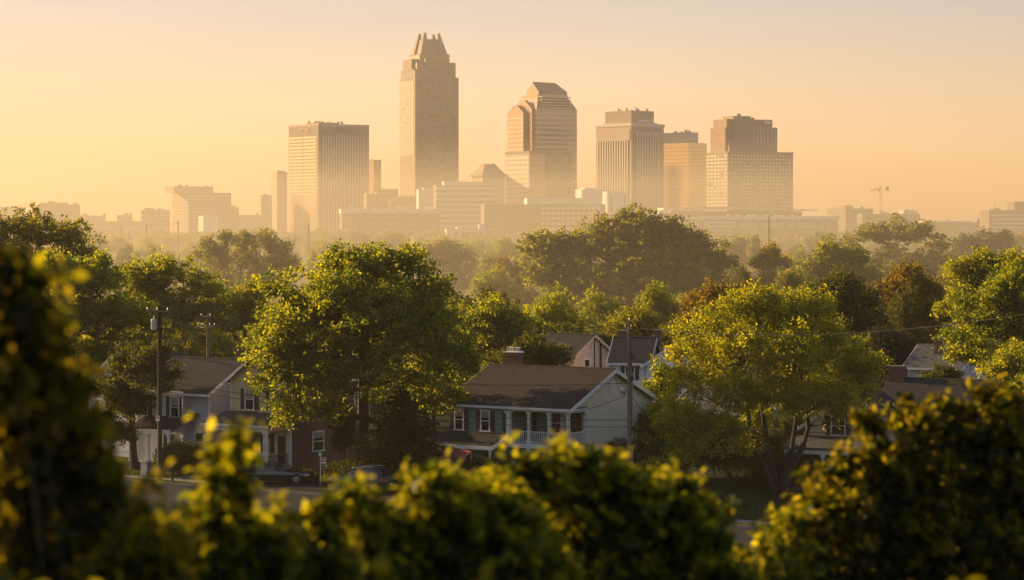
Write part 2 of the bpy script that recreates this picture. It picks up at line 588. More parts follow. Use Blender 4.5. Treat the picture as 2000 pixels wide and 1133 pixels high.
t.part('gable_wall', MB().prism([(y0_ + .4, zr0), (y1_ - .4, zr0), (ym, zr1 - .5)], 'x', bx - .05, bx + 2), M_g3)
mb = MB()
xa, xb = bx + .5, wr - bx * .8
mb.add([(xa, y0_ - .8, zr0 - 6), (xb + 3, y0_ - .8, zr0 - 6), (xb + 3, y0_ - .8, zr0), (xa, y0_ - .8, zr0), (xa, ym, zr1), (xb - 4, ym, zr1 - .5), (xa, y1_ + .8, zr0), (xb + 3, y1_ + .8, zr0), (xa, y1_ + .8, zr0 - 6), (xb + 3, y1_ + .8, zr0 - 6)],
       [(0, 1, 2, 3), (3, 2, 5, 4), (4, 5, 7, 6), (6, 7, 9, 8), (1, 9, 7, 5, 2)])
t.part('roof', mb, M_roofd)
antenna(t, wr - bx * .8, by, t.z(184), t.z(163), .25)
# pale floor bands on both faces
nb = 26
bands(t, 'L', wl * .02, wl * .98, 4, zs, nb, .35, .25, M_rib, 'floor_band')
bands(t, 'R', wr * .01, wr * .99, 4, zs, nb, .35, .25, M_rib, 'floor_band')
bands(t, 'R', ax + .3, wr - ax - .3, t.z(211), t.z(184), 5, .3, -ay * .9 + .4, M_rib, 'floor_band', off=0)
# nested gable bays stepping out of the left face
def bay(u0, u1, ytop, ysh, out, m):
    um = (u0 + u1) / 2
    z0, z1, z2 = -.5, t.z(ysh), t.z(ytop)
    c = (u1 - u0) * .28
    t.part('gable_bay', MB().prism([(u0, z0), (u1, z0), (u1, z1), (um + c * .4, z2), (um - c * .4, z2), (u0, z1)], 'x', -out, .5), m)
bay(wl * .10, wl * .86, 194, 213, 3.2, M_g3)
bay(wl * .30, wl * .98, 204, 219, 8.0, M_g3)
bands(t, 'L', wl * .31, wl * .97, 30, t.z(222), 22, .3, 8.2, M_rib, 'floor_band')
# --- the block at its foot
t = Tower('windowed_block', 'square block with rows of bright windows at the foot of the pitched-roof tower', 987, 1034, 1120, 2650, 32)
wr, wl = t.wr, t.wl
t.body(296, M_stone)
t.part('parapet', MB().box(-.5, wr + .5, -.5, wl + .5, t.z(299), t.z(295)), M_stone_d)
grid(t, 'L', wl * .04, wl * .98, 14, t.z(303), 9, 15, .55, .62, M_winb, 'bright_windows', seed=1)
t.part('glass_bay', MB().box(wr * .0 + .3, wr * .34, -1.2, .5, 0, t.z(300)), M_glassw)
bands(t, 'R', .4, wr * .335, 3, t.z(303), 16, .18, 1.45, M_stone, 'floor_band')
t.part('glass_panel', MB().box(wr * .36, wr * .97, -.3, .5, 0, t.z(301)), M_glass)
ribs(t, 'R', wr * .36, wr * .97, 3, t.z(303), 14, .2, .6, M_stone, 'facade_rib')

# --- ribbed tower with penthouse
t = Tower('ribbed_office_tower', 'pale ribbed tower with a broad penthouse, right of the pitched-roof tower', 1167, 1233, 1300, 2700, 38)
wr, wl = t.wr, t.wl
t.body(243, M_stone)
t.part('glass_panel', MB().box(wr * .04, wr * .97, -.25, .3, 3, t.z(258)), M_wdark)
t.part('glass_panel', MB().box(-.25, .3, wl * .06, wl * .97, 3, t.z(258)), M_glass)
ribs(t, 'R', wr * .13, wr * .84, 3, t.z(256), 9, .50, 1.2, M_rib, 'facade_rib')
ribs(t, 'L', wl * .06, wl * .97, 3, t.z(274), 13, .45, 1.0, M_rib, 'facade_rib')
t.part('spandrel', MB().box(-.6, .4, wl * .03, wl * .97, t.z(274), t.z(252)), M_stone)
t.part('spandrel', MB().box(wr * .12, wr * .97, -.9, .4, t.z(266), t.z(256)), M_stone)
t.part('cornice', MB().box(-.8, wr + .8, -.8, wl + .8, t.z(246), t.z(241)), M_rib)
for k, (a, b) in enumerate(((.04, .10), (.18, .38), (.46, .68), (.72, .78), (.84, .92))):
    t.part('top_window', MB().box(wr * a, wr * b, -1.1, .3, t.z(255), t.z(249)), M_wdark)
t.part('terrace', MB().box(5, wr - 5, 6, wl - 6, t.z(241.5), t.z(238.5)), M_stone)
t.part('penthouse', MB().box(7, wr - 8, 8, wl - 8, t.z(239), t.z(215)), M_stone_d)
signstrokes(t, 'R', 7 + 10, wr - 10.5, t.z(237), t.z(228), [
    ".....................##.",
    "....................#..#",
    "#....#.#.............#.#",
    "#.##.###.##.#.#.##...##.",
    "#.##.#.#.##.###.##......"], mat('white_sign', (.8, .76, .68), .5), off=8)
clutter(t, 12, 9, wr - 12, 9, wl * .6, t.z(215), 3.4, 8)
antenna(t, wr * .42, 18, t.z(215), t.z(201), .25)

# --- mirror glass tower
t = Tower('mirror_glass_tower', 'mirrored glass tower with a pale top storey between two brown towers', 1293, 1345, 1383, 2900, 40)
wr, wl = t.wr, t.wl
M_gm = mat('wavy_mirror_glass', (.40, .33, .20), .10, metal=.8, bump=.25, bscale=.12)
t.body(279, M_gm)
t.part('penthouse', MB().box(2, wr * .62, 3, wl * .95, t.z(280), t.z(258)), M_rib)
t.part('penthouse_slot', MB().box(1.6, wr * .60, 2.7, 3.4, t.z(277), t.z(275)), M_wdark)
bands(t, 'R', .3, wr - .3, 4, t.z(281), 24, .08, .2, M_stone_d, 'floor_band')
bands(t, 'L', .3, wl - .3, 4, t.z(281), 24, .08, .2, M_stone_d, 'floor_band')
clutter(t, 5, 3, wr * .5, 5, wl * .8, t.z(258), 3.2, 18)

# --- brown tower with a stepped top
t = Tower('stepped_brown_tower', 'wide brown tower with a narrower stepped top and rows of small windows', 1385, 1422, 1556, 2600, 24)
wr, wl = t.wr, t.wl
t.body(297, M_brown)
t.part('parapet', MB().box(-.5, wr + .5, -.5, wl + .5, t.z(299), t.z(296)), M_stone_d)
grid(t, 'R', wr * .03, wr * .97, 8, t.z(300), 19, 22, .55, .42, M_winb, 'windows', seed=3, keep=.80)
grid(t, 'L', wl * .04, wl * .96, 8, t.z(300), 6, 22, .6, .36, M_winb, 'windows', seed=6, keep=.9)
u0, u1 = t.ur(1432), t.ur(1531)
def blk(name, x0, x1, y0, y1, yt, m): t.part(name, MB().box(x0, x1, y0, y1, t.z(298), t.z(yt)), m)
blk('upper_tier', 1, u1, 8, wl * .82, 248, M_brown)
blk('upper_tier', 4, u1 - 5, 10, wl * .80, 231.5, M_brown)
blk('podium_tier', 3, u1 - 3, 3, 9, 283.5, M_stone_d)
blk('service_core', t.ur(1440), t.ur(1476), 7.4, wl * .6, 225.5, M_stone_d)
blk('rooftop_unit', t.ur(1453), t.ur(1461), 14, 20, 220.5, M_metal)
blk('rooftop_unit', t.ur(1483), t.ur(1489), 14, 20, 227.5, M_metal)
ribs(t, 'R', t.ur(1478), u1 - 1, t.z(282), t.z(246), 7, .35, .5, M_rib, 'facade_rib', off=8)
grid(t, 'R', 2, u1 - 1, t.z(282), t.z(246), 20, 9, .6, .55, M_glass, 'windows', seed=6, keep=.9, off=8, out=.3)
grid(t, 'L', 9, wl * .8, t.z(282), t.z(250), 6, 8, .5, .6, M_glassw, 'windows', off=1, seed=3, keep=.7)
M_signw = mat('cream_sign', (.85, .78, .6), .5)
signstrokes(t, 'R', t.ur(1506), t.ur(1519), t.z(240), t.z(233), ["#.#.#.#.#.#", "#.#.#.#.#.#", "#.#.#.#.#.#", "#.###.###.#"], M_signw, off=10)

# --- smaller neighbours on the skyline
def simple(name, label, xl, xc, xr, yt, D, yaw=35, m=None, win=None, band=None, extra=(), lumps=0, seed=0, cat='office building'):
    t = Tower(name, label, xl, xc, xr, D, yaw, cat)
    t.body(yt, m or M_stone)
    for (a, b, y, mm) in extra:      # blocks on the roof, from photo x a to b up to row y
        x0, x1 = t.ur(a), t.ur(b)
        t.part('roof_block', MB().box(max(x0, .4), x1, 1.5, t.wl * .8, t.z(yt) - .2, t.z(y)), mm)
    if band:
        n, fill, mm, o = band
        bands(t, 'R', .3, t.wr - .3, 2, t.z(yt + 2), n, fill, o, mm, 'window_band')
        if t.wl > 3 and yaw > 0: bands(t, 'L', .3, t.wl - .3, 2, t.z(yt + 2), n, fill, o, mm, 'window_band')
    if win:
        nu, nz, fu, fz, mm, keep = win
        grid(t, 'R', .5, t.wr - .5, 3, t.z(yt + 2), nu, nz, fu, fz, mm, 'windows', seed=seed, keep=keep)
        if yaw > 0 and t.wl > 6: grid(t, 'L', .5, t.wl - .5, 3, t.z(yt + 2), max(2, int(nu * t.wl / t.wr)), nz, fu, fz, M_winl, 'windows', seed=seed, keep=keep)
    if lumps: clutter(t, lumps, 1, t.wr * .9, 1, t.wl * .7, t.z(yt), 2.6, seed)
    return t
simple('office_block', 'distant pale block at the far left edge of the skyline', -60, -20, 42, 404, 2900, 30, M_stone, lumps=4, seed=1)
simple('office_block', 'plain hazy block standing alone above the trees on the left', 67, 74, 153, 399, 2300, 15, M_granite, (16, 9, .5, .4, M_stone_d, .8), None, ((80, 128, 396, M_stone_d), (93, 106, 393, M_stone_d)), 5, 2)
simple('warehouse', 'low hazy flat-roofed building beside the plain block', 150, 156, 205, 421, 2600, 12, M_stone, None, None, (), 4, 3, 'building')
simple('warehouse', 'long low hazy building with a flat roof in the left distance', 152, 160, 300, 432, 2300, 10, M_stone, (30, 3, .5, .4, M_glass, .7), None, (), 0, 4, 'building')
simple('office_block', 'small cube-shaped block with a tiny chimney in the left distance', 225, 228, 258, 420, 2700, 12, M_stone, None, None, ((240, 244, 417, M_stone_d),), 2, 5)
simple('office_block', 'stepped hazy block just left of the wide banded office building', 268, 276, 330, 410, 2800, 15, M_stone_d, (9, 6, .5, .4, M_wdark, .8), None, ((282, 300, 406, M_stone), (305, 320, 408, M_stone)), 5, 6)
t = simple('office_building', 'wide banded office building with a raised centre on the left skyline', 327, 368, 446, 376, 2450, 32, M_granite, None, (14, .28, M_stone, .2), (), 0, 7)
t.part('upper_block', MB().box(-.0 - 14, t.ur(416), 4, t.wl * .7, t.z(377), t.z(364)), M_stone_d)
ribs(t, 'R', t.ur(398), t.ur(444), 20, t.z(380), 7, .2, .5, M_rib, 'facade_rib')
clutter(t, 7, -10, t.ur(405), 8, t.wl * .5, t.z(364), 2.5, 7)
simple('annex_block', 'small annex at the right end of the wide banded office building', 440, 444, 466, 404, 2500, 12, M_stone, None, None, ((450, 458, 401, M_stone_d),), 0, 8, 'building')
t = simple('stucco_hall', 'pale blank-walled hall below the wide banded office building', 384, 397, 424, 422, 2300, 25, M_conc_l, None, None, (), 0, 9, 'building')
simple('warehouse', 'low hazy range between the banded office building and the twin stepped towers', 462, 466, 530, 420, 2700, 10, M_stone, None, None, (), 2, 10, 'building')
simple('office_block', 'low front block of the pair of hazy towers left of the broad tower', 503, 510, 530, 381, 2800, 30, M_stone, (5, 14, .5, .4, M_winl, .7), None, (), 1, 11)
simple('office_tower', 'slim hazy tower with a notched roof touching the broad flat-topped tower', 527, 541, 560, 336, 2850, 30, M_stone, (6, 26, .5, .4, M_winl, .8), (26, .25, M_rib, .3), ((543, 556, 333, M_stone),), 0, 12)
simple('glass_office_block', 'small golden glass block between the broad tower and the tallest tower', 712, 730, 744, 312, 2950, 40, M_glassw, (5, 22, .7, .5, M_stone, .6), None, (), 1, 13)
simple('office_block', 'low hazy block glimpsed beneath the golden glass block', 712, 718, 777, 369, 3000, 15, M_stone, None, None, (), 3, 14)
simple('office_block', 'jumbled low roofs in front of the tallest tower', 708, 716, 772, 379, 2700, 15, M_stone_d, (10, 6, .5, .5, M_glassw, .6), None, ((735, 752, 375, M_stone),), 4, 15)
simple('glass_hall', 'golden glazed low block at the foot of the tallest tower', 756, 764, 830, 384, 2650, 15, M_glassw, (14, 8, .5, .5, M_stone_d, .8), None, (), 2, 16, 'building')
t = Tower('hip_roofed_building', 'building with a hipped pyramid roof and twin finials right of the tallest tower', 921, 943, 986, 2600, 28)
t.body(341, M_stone); wr, wl = t.wr, t.wl
t.part('eaves', MB().box(-1.5, wr + 1.5, -1.5, wl + 1.5, t.z(345), t.z(340)), M_stone_d)
t.part('roof', MB().frust((-.5, wr + .5, -.5, wl + .5), t.z(340), (wr * .28, wr * .72, wl * .35, wl * .65), t.z(320)), M_stone_d)
for k in (.29, .71): t.part('finial', MB().tube([(wr * k, wl * .5, t.z(321)), (wr * k, wl * .5, t.z(318)), (wr * k, wl * .5, t.z(315.5))], [.9, .6, .2], 6), M_metal)
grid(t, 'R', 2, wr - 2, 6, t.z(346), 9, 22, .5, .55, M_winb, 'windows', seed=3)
ribs(t, 'R', 0, wr, 4, t.z(346), 6, .18, .5, M_rib, 'facade_rib')
grid(t, 'L', 1, wl - 1, 6, t.z(346), 7, 22, .5, .5, M_glassw, 'windows', seed=4)
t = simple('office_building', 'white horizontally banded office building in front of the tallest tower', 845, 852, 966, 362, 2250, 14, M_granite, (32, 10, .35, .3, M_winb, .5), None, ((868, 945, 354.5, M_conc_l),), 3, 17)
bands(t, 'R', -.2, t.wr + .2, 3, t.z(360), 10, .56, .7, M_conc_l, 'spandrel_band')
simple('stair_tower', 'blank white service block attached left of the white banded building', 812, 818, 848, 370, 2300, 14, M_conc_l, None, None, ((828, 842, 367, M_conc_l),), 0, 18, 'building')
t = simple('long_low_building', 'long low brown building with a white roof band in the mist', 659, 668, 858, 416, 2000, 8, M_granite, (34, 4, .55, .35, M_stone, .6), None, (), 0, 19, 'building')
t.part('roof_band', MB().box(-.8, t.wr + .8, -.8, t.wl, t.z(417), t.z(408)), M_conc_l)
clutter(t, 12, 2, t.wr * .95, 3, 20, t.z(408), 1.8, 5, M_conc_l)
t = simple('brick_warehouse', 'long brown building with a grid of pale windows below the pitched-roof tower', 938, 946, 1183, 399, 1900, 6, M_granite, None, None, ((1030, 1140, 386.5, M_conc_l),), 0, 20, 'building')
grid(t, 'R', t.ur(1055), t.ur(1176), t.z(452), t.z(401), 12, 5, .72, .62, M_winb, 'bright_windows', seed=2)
grid(t, 'R', t.ur(946), t.ur(1053), t.z(452), t.z(401), 16, 6, .5, .5, M_stone, 'windows', seed=2, keep=.8)
simple('office_block', 'blank pale block between the pitched-roof tower and the ribbed tower', 1125, 1136, 1192, 370, 2400, 18, M_conc_l, None, None, ((1143, 1166, 367, M_conc_l),), 2, 21)
simple('office_block', 'lower pale block with two dark slots left of the ribbed tower base', 1178, 1186, 1228, 374, 2250, 15, M_conc_l, (3, 2, .25, .8, M_wdark, .8), None, (), 0, 22)
t = simple('white_pavilion', 'small bright white stepped building above the misty trees', 868, 872, 946, 447, 1500, 6, M_conc_l, (6, 2, .5, .5, M_wdark, .6), None, ((892, 902, 443, M_conc_l),), 0, 23, 'building')
t.part('roof_block', MB().box(t.ur(936), t.ur(946), 1, 6, t.z(447) - .2, t.z(438)), M_conc_l)
# flat-roofed pavilion and colonnade
t = Tower('arena_pavilion', 'glazed pavilion under a wide thin overhanging roof below the stepped brown tower', 1306, 1312, 1570, 2000, 6, 'building')
t.body(413, M_glass); wr, wl = t.wr, t.wl
t.part('roof', MB().prism([(-8, t.z(411)), (wr * .5, t.z(409)), (wr + 11, t.z(411.5)), (wr + 11, t.z(409.6)), (wr * .4, t.z(404.5)), (-8, t.z(406))], 'y', -8, wl), M_conc_l)
ribs(t, 'R', 0, wr, 0, t.z(412), 40, .3, .8, M_rib, 'mullion')
t = Tower('colonnaded_building', 'long pale colonnaded building stretching below the overhanging roof', 1195, 1203, 1642, 1800, 5, 'building')
t.body(424, M_stone_d); wr, wl = t.wr, t.wl
t.part('roof_edge', MB().box(-1, wr + 1, -2, 3, t.z(429), t.z(422)), M_conc_l)
grid(t, 'R', t.ur(1200), wr - 1, t.z(448), t.z(431), 84, 1, .5, .8, M_winb, 'windows', seed=4, keep=.75)
grid(t, 'R', 2, wr - 1, 1, t.z(452), 84, 1, .45, .8, M_glass, 'windows', seed=5, keep=.8)
for k in range(4): t.part('white_band', MB().box(t.ur(1385), t.ur(1430), -1.5, .4, t.z(460 - k * 8), t.z(456.5 - k * 8)), M_conc_l)
for k in range(12):
    a = t.ur(1420 + k * 18 + (k % 3) * 3)
    t.part('skylight', MB().prism([(a, t.z(424)), (a + 5, t.z(424)), (a + 3, t.z(420.5))], 'y', 4, 12), M_conc_l)
t = Tower('canopy_sculpture', 'white angular canopy roof beside the overhanging pavilion roof', 1283, 1286, 1326, 1950, 8, 'canopy')
for k in range(6):
    a = k * 2.8
    t.part('canopy_panel', MB().prism([(a, t.z(418)), (a + 3.4, t.z(419)), (a + 2.6, t.z(411.5 + (k % 3) * 1.6)), (a + .4, t.z(413 + (k % 2) * 1.5))], 'y', k * .4, k * .4 + 5), M_conc_l)
t.part('canopy_base', MB().box(0, t.wr, 2, 8, 0, t.z(418)), M_stone)
t = simple('apartment_block', 'stepped grey apartment block left of the tower crane', 1622, 1652, 1710, 407, 2150, 30, M_stone_d, (9, 8, .5, .4, M_wdark, .8), None, ((1653, 1668, 401, M_stone),), 2, 24, 'apartment block')
simple('glass_hall', 'greenish low building with a flat roof directly below the tower crane', 1679, 1684, 1800, 418, 2000, 8, mat('green_grey_cladding', (.16, .17, .13), .6), (26, 3, .6, .5, M_glass, .8), None, ((1724, 1736, 415, M_metal),), 6, 25, 'building')
simple('office_block', 'small pale block right of the tower crane', 1757, 1764, 1794, 411, 2200, 20, M_conc_l, (6, 5, .5, .4, M_glass, .7), None, ((1770, 1778, 409, M_stone),), 2, 26)
simple('shed_block', 'low end block behind the round-topped tree', 1790, 1794, 1808, 427, 2100, 12, M_stone, None, None, (), 0, 27, 'building')
t = simple('long_glass_building', 'long low green-grey glazed building right of the round-topped tree', 1796, 1804, 1930, 435, 1900, 6, mat('grey_green_glass', (.13, .14, .11), .4), None, None, (), 8, 28, 'building')
ribs(t, 'R', 0, t.wr, 0, t.z(437), 26, .15, .4, M_rib, 'mullion')
t.part('roof_edge', MB().box(-1, t.wr * .75, -1, 12, t.z(435), t.z(431.5)), M_conc_l)
t = Tower('banded_office_building', 'brown and white banded office building at the right edge with a mast', 1920, 1932, 2060, 1650, 20)
t.body(410, M_granite); wr, wl = t.wr, t.wl
t.part('roof_block', MB().box(t.ur(1988), wr, 2, wl, t.z(411), t.z(393.5)), M_brown)
t.part('slot_window', MB().box(t.ur(1990), wr - 1, 1.6, 2.3, t.z(402), t.z(397)), M_wdark)
t.part('roof_block', MB().box(t.ur(1947), t.ur(1960), 3, 9, t.z(411), t.z(406.5)), M_stone_d)
bands(t, 'R', t.ur(1937), wr, 3, t.z(414), 8, .38, .35, M_conc_l, 'floor_band')
grid(t, 'R', t.ur(1937), wr, 3, t.z(414), 24, 8, .8, .4, M_wdark, 'windows', seed=9, out=.2)
antenna(t, t.ur(1954), 6, t.z(407), t.z(378), .22)

# tower crane
def crane(px, D):
    s = F / D
    x, _, _ = P(px, 0, D)
    root = empty('tower_crane', (x, D, 0), R(-12), 'yellow tower crane rising behind the low buildings on the right', 'crane')
    zt = H + (YH - 372) / s
    mb = MB()
    w = .9
    for a, b in ((-w, -w), (w, -w), (w, w), (-w, w)):
        mb.tube([(a, b, 0), (a, b, zt)], .22, 4)
    for i in range(int(zt / 2.4)):
        z = i * 2.4
        sg = 1 if i % 2 else -1
        for (a, b), (c, d) in (((-w, -w), (w, -w)), ((w, -w), (w, w)), ((w, w), (-w, w)), ((-w, w), (-w, -w))):
            mb.tube([(a * sg, b, z), (c * sg, d, z + 2.4)], .12, 3)
    mb.build('mast', M_cranes, root)
    jl, cj = -20 / s * 1.02, 17 / s
    j = MB()
    for yy in (-.7, .7):
        j.tube([(jl, yy, zt + .2 - 1.2), (0, yy, zt + 1.2), (cj, yy, zt + 2.2)], .25, 4)
    j.tube([(jl, 0, zt + .7 - .9), (0, 0, zt + 3.0)], .22, 4)
    for i in range(12):
        f0, f1 = jl * i / 12, jl * (i + .5) / 12
        q = lambda f: zt + 1.2 + (-2.2) * (f / jl)
        j.tube([(f0, .7, q(f0)), (f1, 0, q(f1) + 1.6), (jl * (i + 1) / 12, -.7, q(jl * (i + 1) / 12))], .12, 3)
    j.build('jib', M_cranes, root)
    MB().tube([(0, 0, zt + 1), (0, 0, H + (YH - 359) / s)], [.7, .25], 4).tube([(0, 0, zt + 7.5), (jl * .7, 0, zt + 1.6)], .08, 3).tube([(0, 0, zt + 7.5), (cj * .9, 0, zt + 2.4)], .08, 3).build('tower_peak', M_cranes, root)
    MB().box(cj * .62, cj * .95, -1.2, 1.2, zt - .4, zt + 3.4).build('counterweight', M_conc, root)
    MB().box(-1.9, -.6, -1.2, .8, zt - 1.4, zt + .9).build('cab', M_metal, root)
crane(1720, 2250)
# ------------------------------------------------------------------ trees
M_bark = mat('bark', (.06, .045, .032), .9, noise=.45, nscale=3, bump=.6, bscale=12)
LEAF = {
 'oak':    leafmat('oak_leaf', (.038, .070, .011), (.095, .13, .015), (.20, .27, .008), (.78, .68, .014), .6, .018),
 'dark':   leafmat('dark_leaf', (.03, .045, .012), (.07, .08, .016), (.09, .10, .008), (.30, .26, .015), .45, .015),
 'mid':    leafmat('olive_leaf', (.038, .06, .011), (.095, .11, .015), (.20, .22, .008), (.70, .58, .014), .58, .015),
 'lime':   leafmat('lime_leaf', (.07, .11, .012), (.17, .19, .016), (.42, .42, .008), (.92, .76, .012), .55, .018),
 'gold':   leafmat('gold_leaf', (.14, .12, .015), (.24, .18, .02), (.5, .42, .02), (.8, .58, .03), .55, .018),
 'rust':   leafmat('rust_leaf', (.08, .06, .012), (.17, .11, .015), (.26, .19, .01), (.62, .40, .02), .5, .018),
 'conifer':leafmat('conifer_needle', (.022, .032, .012), (.05, .055, .016), (.04, .05, .008), (.12, .11, .012), .3, .01),
}

def leaf_cards(rng, C, nrm_bias, size, asp=.6, droop=0.0):
    """C (n,3) leaf places -> rhombic leaf faces"""
    n = len(C)
    nrm = unit(rng.normal(size=(n, 3)) + np.array([0, 0, nrm_bias]))
    a = unit(np.cross(nrm, rng.normal(size=(n, 3))))
    b = np.cross(nrm, a)
    a[:, 2] -= droop
    L = (size * rng.uniform(.6, 1.35, n))[:, None]
    Wd = L * asp
    mid = C + nrm * L * .12
    return np.stack([C - a * L * .5, mid + b * Wd * .5 - a * L * .05, C + a * L * .55, mid - b * Wd * .5 - a * L * .05], 1).reshape(-1, 3)

def tree_data(seed, lobes, trunk_h, trunk_r, kind, n_clump, per, rc, leaf, fill=.55, flat=.55, stems=1, base_spread=0.0, under=0.15, twigs=True, curve=1.0):
    """lobes: (x, y, z, r) in metres from the trunk base. Returns (trunk mesh, crown mesh)."""
    rng = np.random.default_rng(seed)
    Lb = np.array(lobes, float)
    vol = Lb[:, 3] ** 2
    pick = rng.choice(len(Lb), n_clump * 3, p=vol / vol.sum())
    d = unit(rng.normal(size=(len(pick), 3)))
    d[:, 2] = np.where(d[:, 2] < -under, -d[:, 2] * rng.uniform(.0, 1, len(pick)), d[:, 2])
    rad = Lb[pick, 3] * (fill + (1 - fill) * rng.uniform(0, 1, len(pick)) ** .6)
    # lumpy outline
    lump = 1 + .16 * np.sin(d[:, 0] * 7 + pick * 1.7) * np.sin(d[:, 1] * 6 + pick) + .10 * rng.normal(size=len(pick))
    Cc = Lb[pick, :3] + d * (rad * lump)[:, None]
    dist = np.linalg.norm(Cc[:, None, :] - Lb[None, :, :3], axis=2) / Lb[None, :, 3]
    deep = dist.min(1)
    ok = deep > fill * .8
    Cc, pk = Cc[ok][:n_clump], pick[ok][:n_clump]
    # dark holes: drop clumps inside a few random voids
    nh = max(3, len(Lb))
    ctr = Cc[rng.choice(len(Cc), nh)]
    hole = (np.linalg.norm(Cc[:, None] - ctr[None], axis=2) < rng.uniform(.5, 1.1, nh)[None] * rc * 1.5).any(1)
    keep = ~hole | (rng.random(len(Cc)) < .25)
    Cc, pk = Cc[keep], pk[keep]
    m = len(Cc)
    cs = rng.uniform(.6, 1.35, m) * rc
    out = unit(Cc - (Lb[:, :3].mean(0) - np.array([0, 0, 2.0])))
    # several sprays in each clump
    k = 5
    spr = Cc[:, None, :] + rng.normal(size=(m, k, 3)) * (cs * .62)[:, None, None] * np.array([1, 1, flat])
    spr[:, 0] = Cc + out * (cs * .9)[:, None]
    each = max(2, per // k)
    C = spr[:, :, None, :] + rng.normal(size=(m, k, each, 3)) * (cs * .30)[:, None, None, None] * np.array([1, 1, flat])
    tint = np.clip(.42 + .30 * rng.normal(size=(m, 1, 1)) + .18 * rng.normal(size=(m, k, each)), 0, 1)
    V = leaf_cards(rng, C.reshape(-1, 3), .5, leaf)
    crown = npmesh('crown', V, 4, LEAF[kind], tint.reshape(-1))
    # ---- trunk and limbs
    mb = MB()
    ctr = Lb[:, :3].mean(0)
    forks = []
    if stems == 1:
        top = np.array([rng.normal(0, .15), rng.normal(0, .15), trunk_h])
        mb.tube([(0, 0, -.3), (0, 0, .15), tuple(top * .45), tuple(top)], [trunk_r * 1.5, trunk_r * 1.12, trunk_r * .92, trunk_r * .85], 9)
        forks = [top]
    else:
        for i in range(stems):
            t = 2 * math.pi * i / stems + .4
            e_ = np.array([math.cos(t) * base_spread, math.sin(t) * base_spread * .6, trunk_h * rng.uniform(.85, 1.1)])
            b0 = np.array([math.cos(t), math.sin(t), 0]) * trunk_r * .6
            mb.tube([tuple(b0 + (0, 0, -.3)), tuple(b0 + e_ * .35 + (0, 0, .1)), tuple(b0 + e_ * .7), tuple(e_)], [trunk_r * .75, trunk_r * .55, trunk_r * .48, trunk_r * .4], 7)
            forks.append(e_)
    # leaders run up into the crown; limbs branch from whatever wood is nearest, big ones first
    nodes, nrad = [], []
    zmax = Lb[:, 2].max()
    for f in forks:
        up = np.array([f[0] * 1.25 + rng.normal(0, .3), f[1] * 1.2 + rng.normal(0, .3), f[2] + (zmax - f[2]) * .72])
        mid = f * .5 + up * .5 + np.array([rng.normal(0, .3), rng.normal(0, .3), 0])
        rr = trunk_r * (.82 if stems == 1 else .40)
        mb.tube([tuple(f - np.array([0, 0, .2])), tuple(mid), tuple(up)], [rr, rr * .62, rr * .22], 8, False)
        for q in np.linspace(0, 1, 7):
            p_ = f * (1 - q) ** 2 + 2 * mid * q * (1 - q) + up * q * q
            nodes.append(p_); nrad.append(rr * (1 - .75 * q))
    limb_pts = [None] * len(Lb)
    for i in np.argsort(-Lb[:, 3]):
        x, y, z, r = Lb[i]
        e_ = np.array([x, y, z - r * .15])
        N = np.array(nodes)
        v = e_ - N
        dd = np.linalg.norm(v, axis=1)
        cost = dd + 1.6 * np.maximum(0, .25 * dd - v[:, 2]) + .8 * (dd < r * .3)
        j = int(np.argmin(cost))
        f = N[j]
        r0 = min(nrad[j] * .72, trunk_r * .5)
        ln_ = np.linalg.norm(e_ - f)
        m1 = f * .64 + e_ * .36 + rng.normal(0, .09 * ln_, 3) * [1, 1, .6] - np.array([0, 0, .06 * ln_ * curve])
        m2 = f * .30 + e_ * .70 + rng.normal(0, .08 * ln_, 3)
        mb.tube([tuple(f), tuple(m1), tuple(m2), tuple(e_)], [r0, r0 * .8, r0 * .6, r0 * .35], 6, False)
        limb_pts[i] = (m1, m2, e_, r0)
        for q_, k_ in ((m1, .8), (m2, .6), (e_, .4)):
            nodes.append(q_); nrad.append(max(.025, r0 * k_))
    if twigs:
        sel = rng.choice(m, min(m, 420), replace=False)
        for j in sel:
            m1, m2, e_, r0 = limb_pts[pk[j]]
            s0 = (m1, m2, e_)[rng.integers(0, 3)]
            c = Cc[j]
            mid = s0 * .5 + c * .5 + rng.normal(0, .15, 3) + np.array([0, 0, -.12])
            q = max(.02, r0 * .16)
            mb.tube([tuple(s0), tuple(mid), tuple(c)], [q * 1.6, q, q * .5], 3, False)
    me = bpy.data.meshes.new('trunk')
    me.from_pydata(mb.v, [], mb.f)
    me.materials.append(M_bark)
    me.update()
    return me, crown

def plant(data, name, loc, label, group=None, cat='tree', rz=0.0, s=(1, 1, 1), sub=('trunk', 'crown')):
    r = empty(name, loc, rz, label, cat, group)
    r.scale = s
    for nme, me in zip(sub, data):
        link(bpy.data.objects.new(nme, me), r)
    return r

def lobes_px(pts, D, bx, yscale=.8, seed=0):
    """photo blobs (x, y, radius) -> lobes round a trunk standing at photo column bx, depth D"""
    rng = np.random.default_rng(seed)
    s = F / D
    out = []
    for i, q in enumerate(pts):
        x, y, r = q[:3]
        dy = q[3] if len(q) > 3 else rng.uniform(-1, 1) * 2.2
        out.append(((x - bx) / s, dy * yscale, H - (y - YH) / s, r / s))
    return out

def hero(name, label, D, bx, pts, trunk_h, trunk_r, kind, n, per, rc, leaf, seed, cat='tree', group=None, **kw):
    d = tree_data(seed, lobes_px(pts, D, bx, seed=seed), trunk_h, trunk_r, kind, n, per, rc, leaf, **kw)
    return plant(d, name, ((bx - 1000) * D / F, D, 0), label, group, cat)

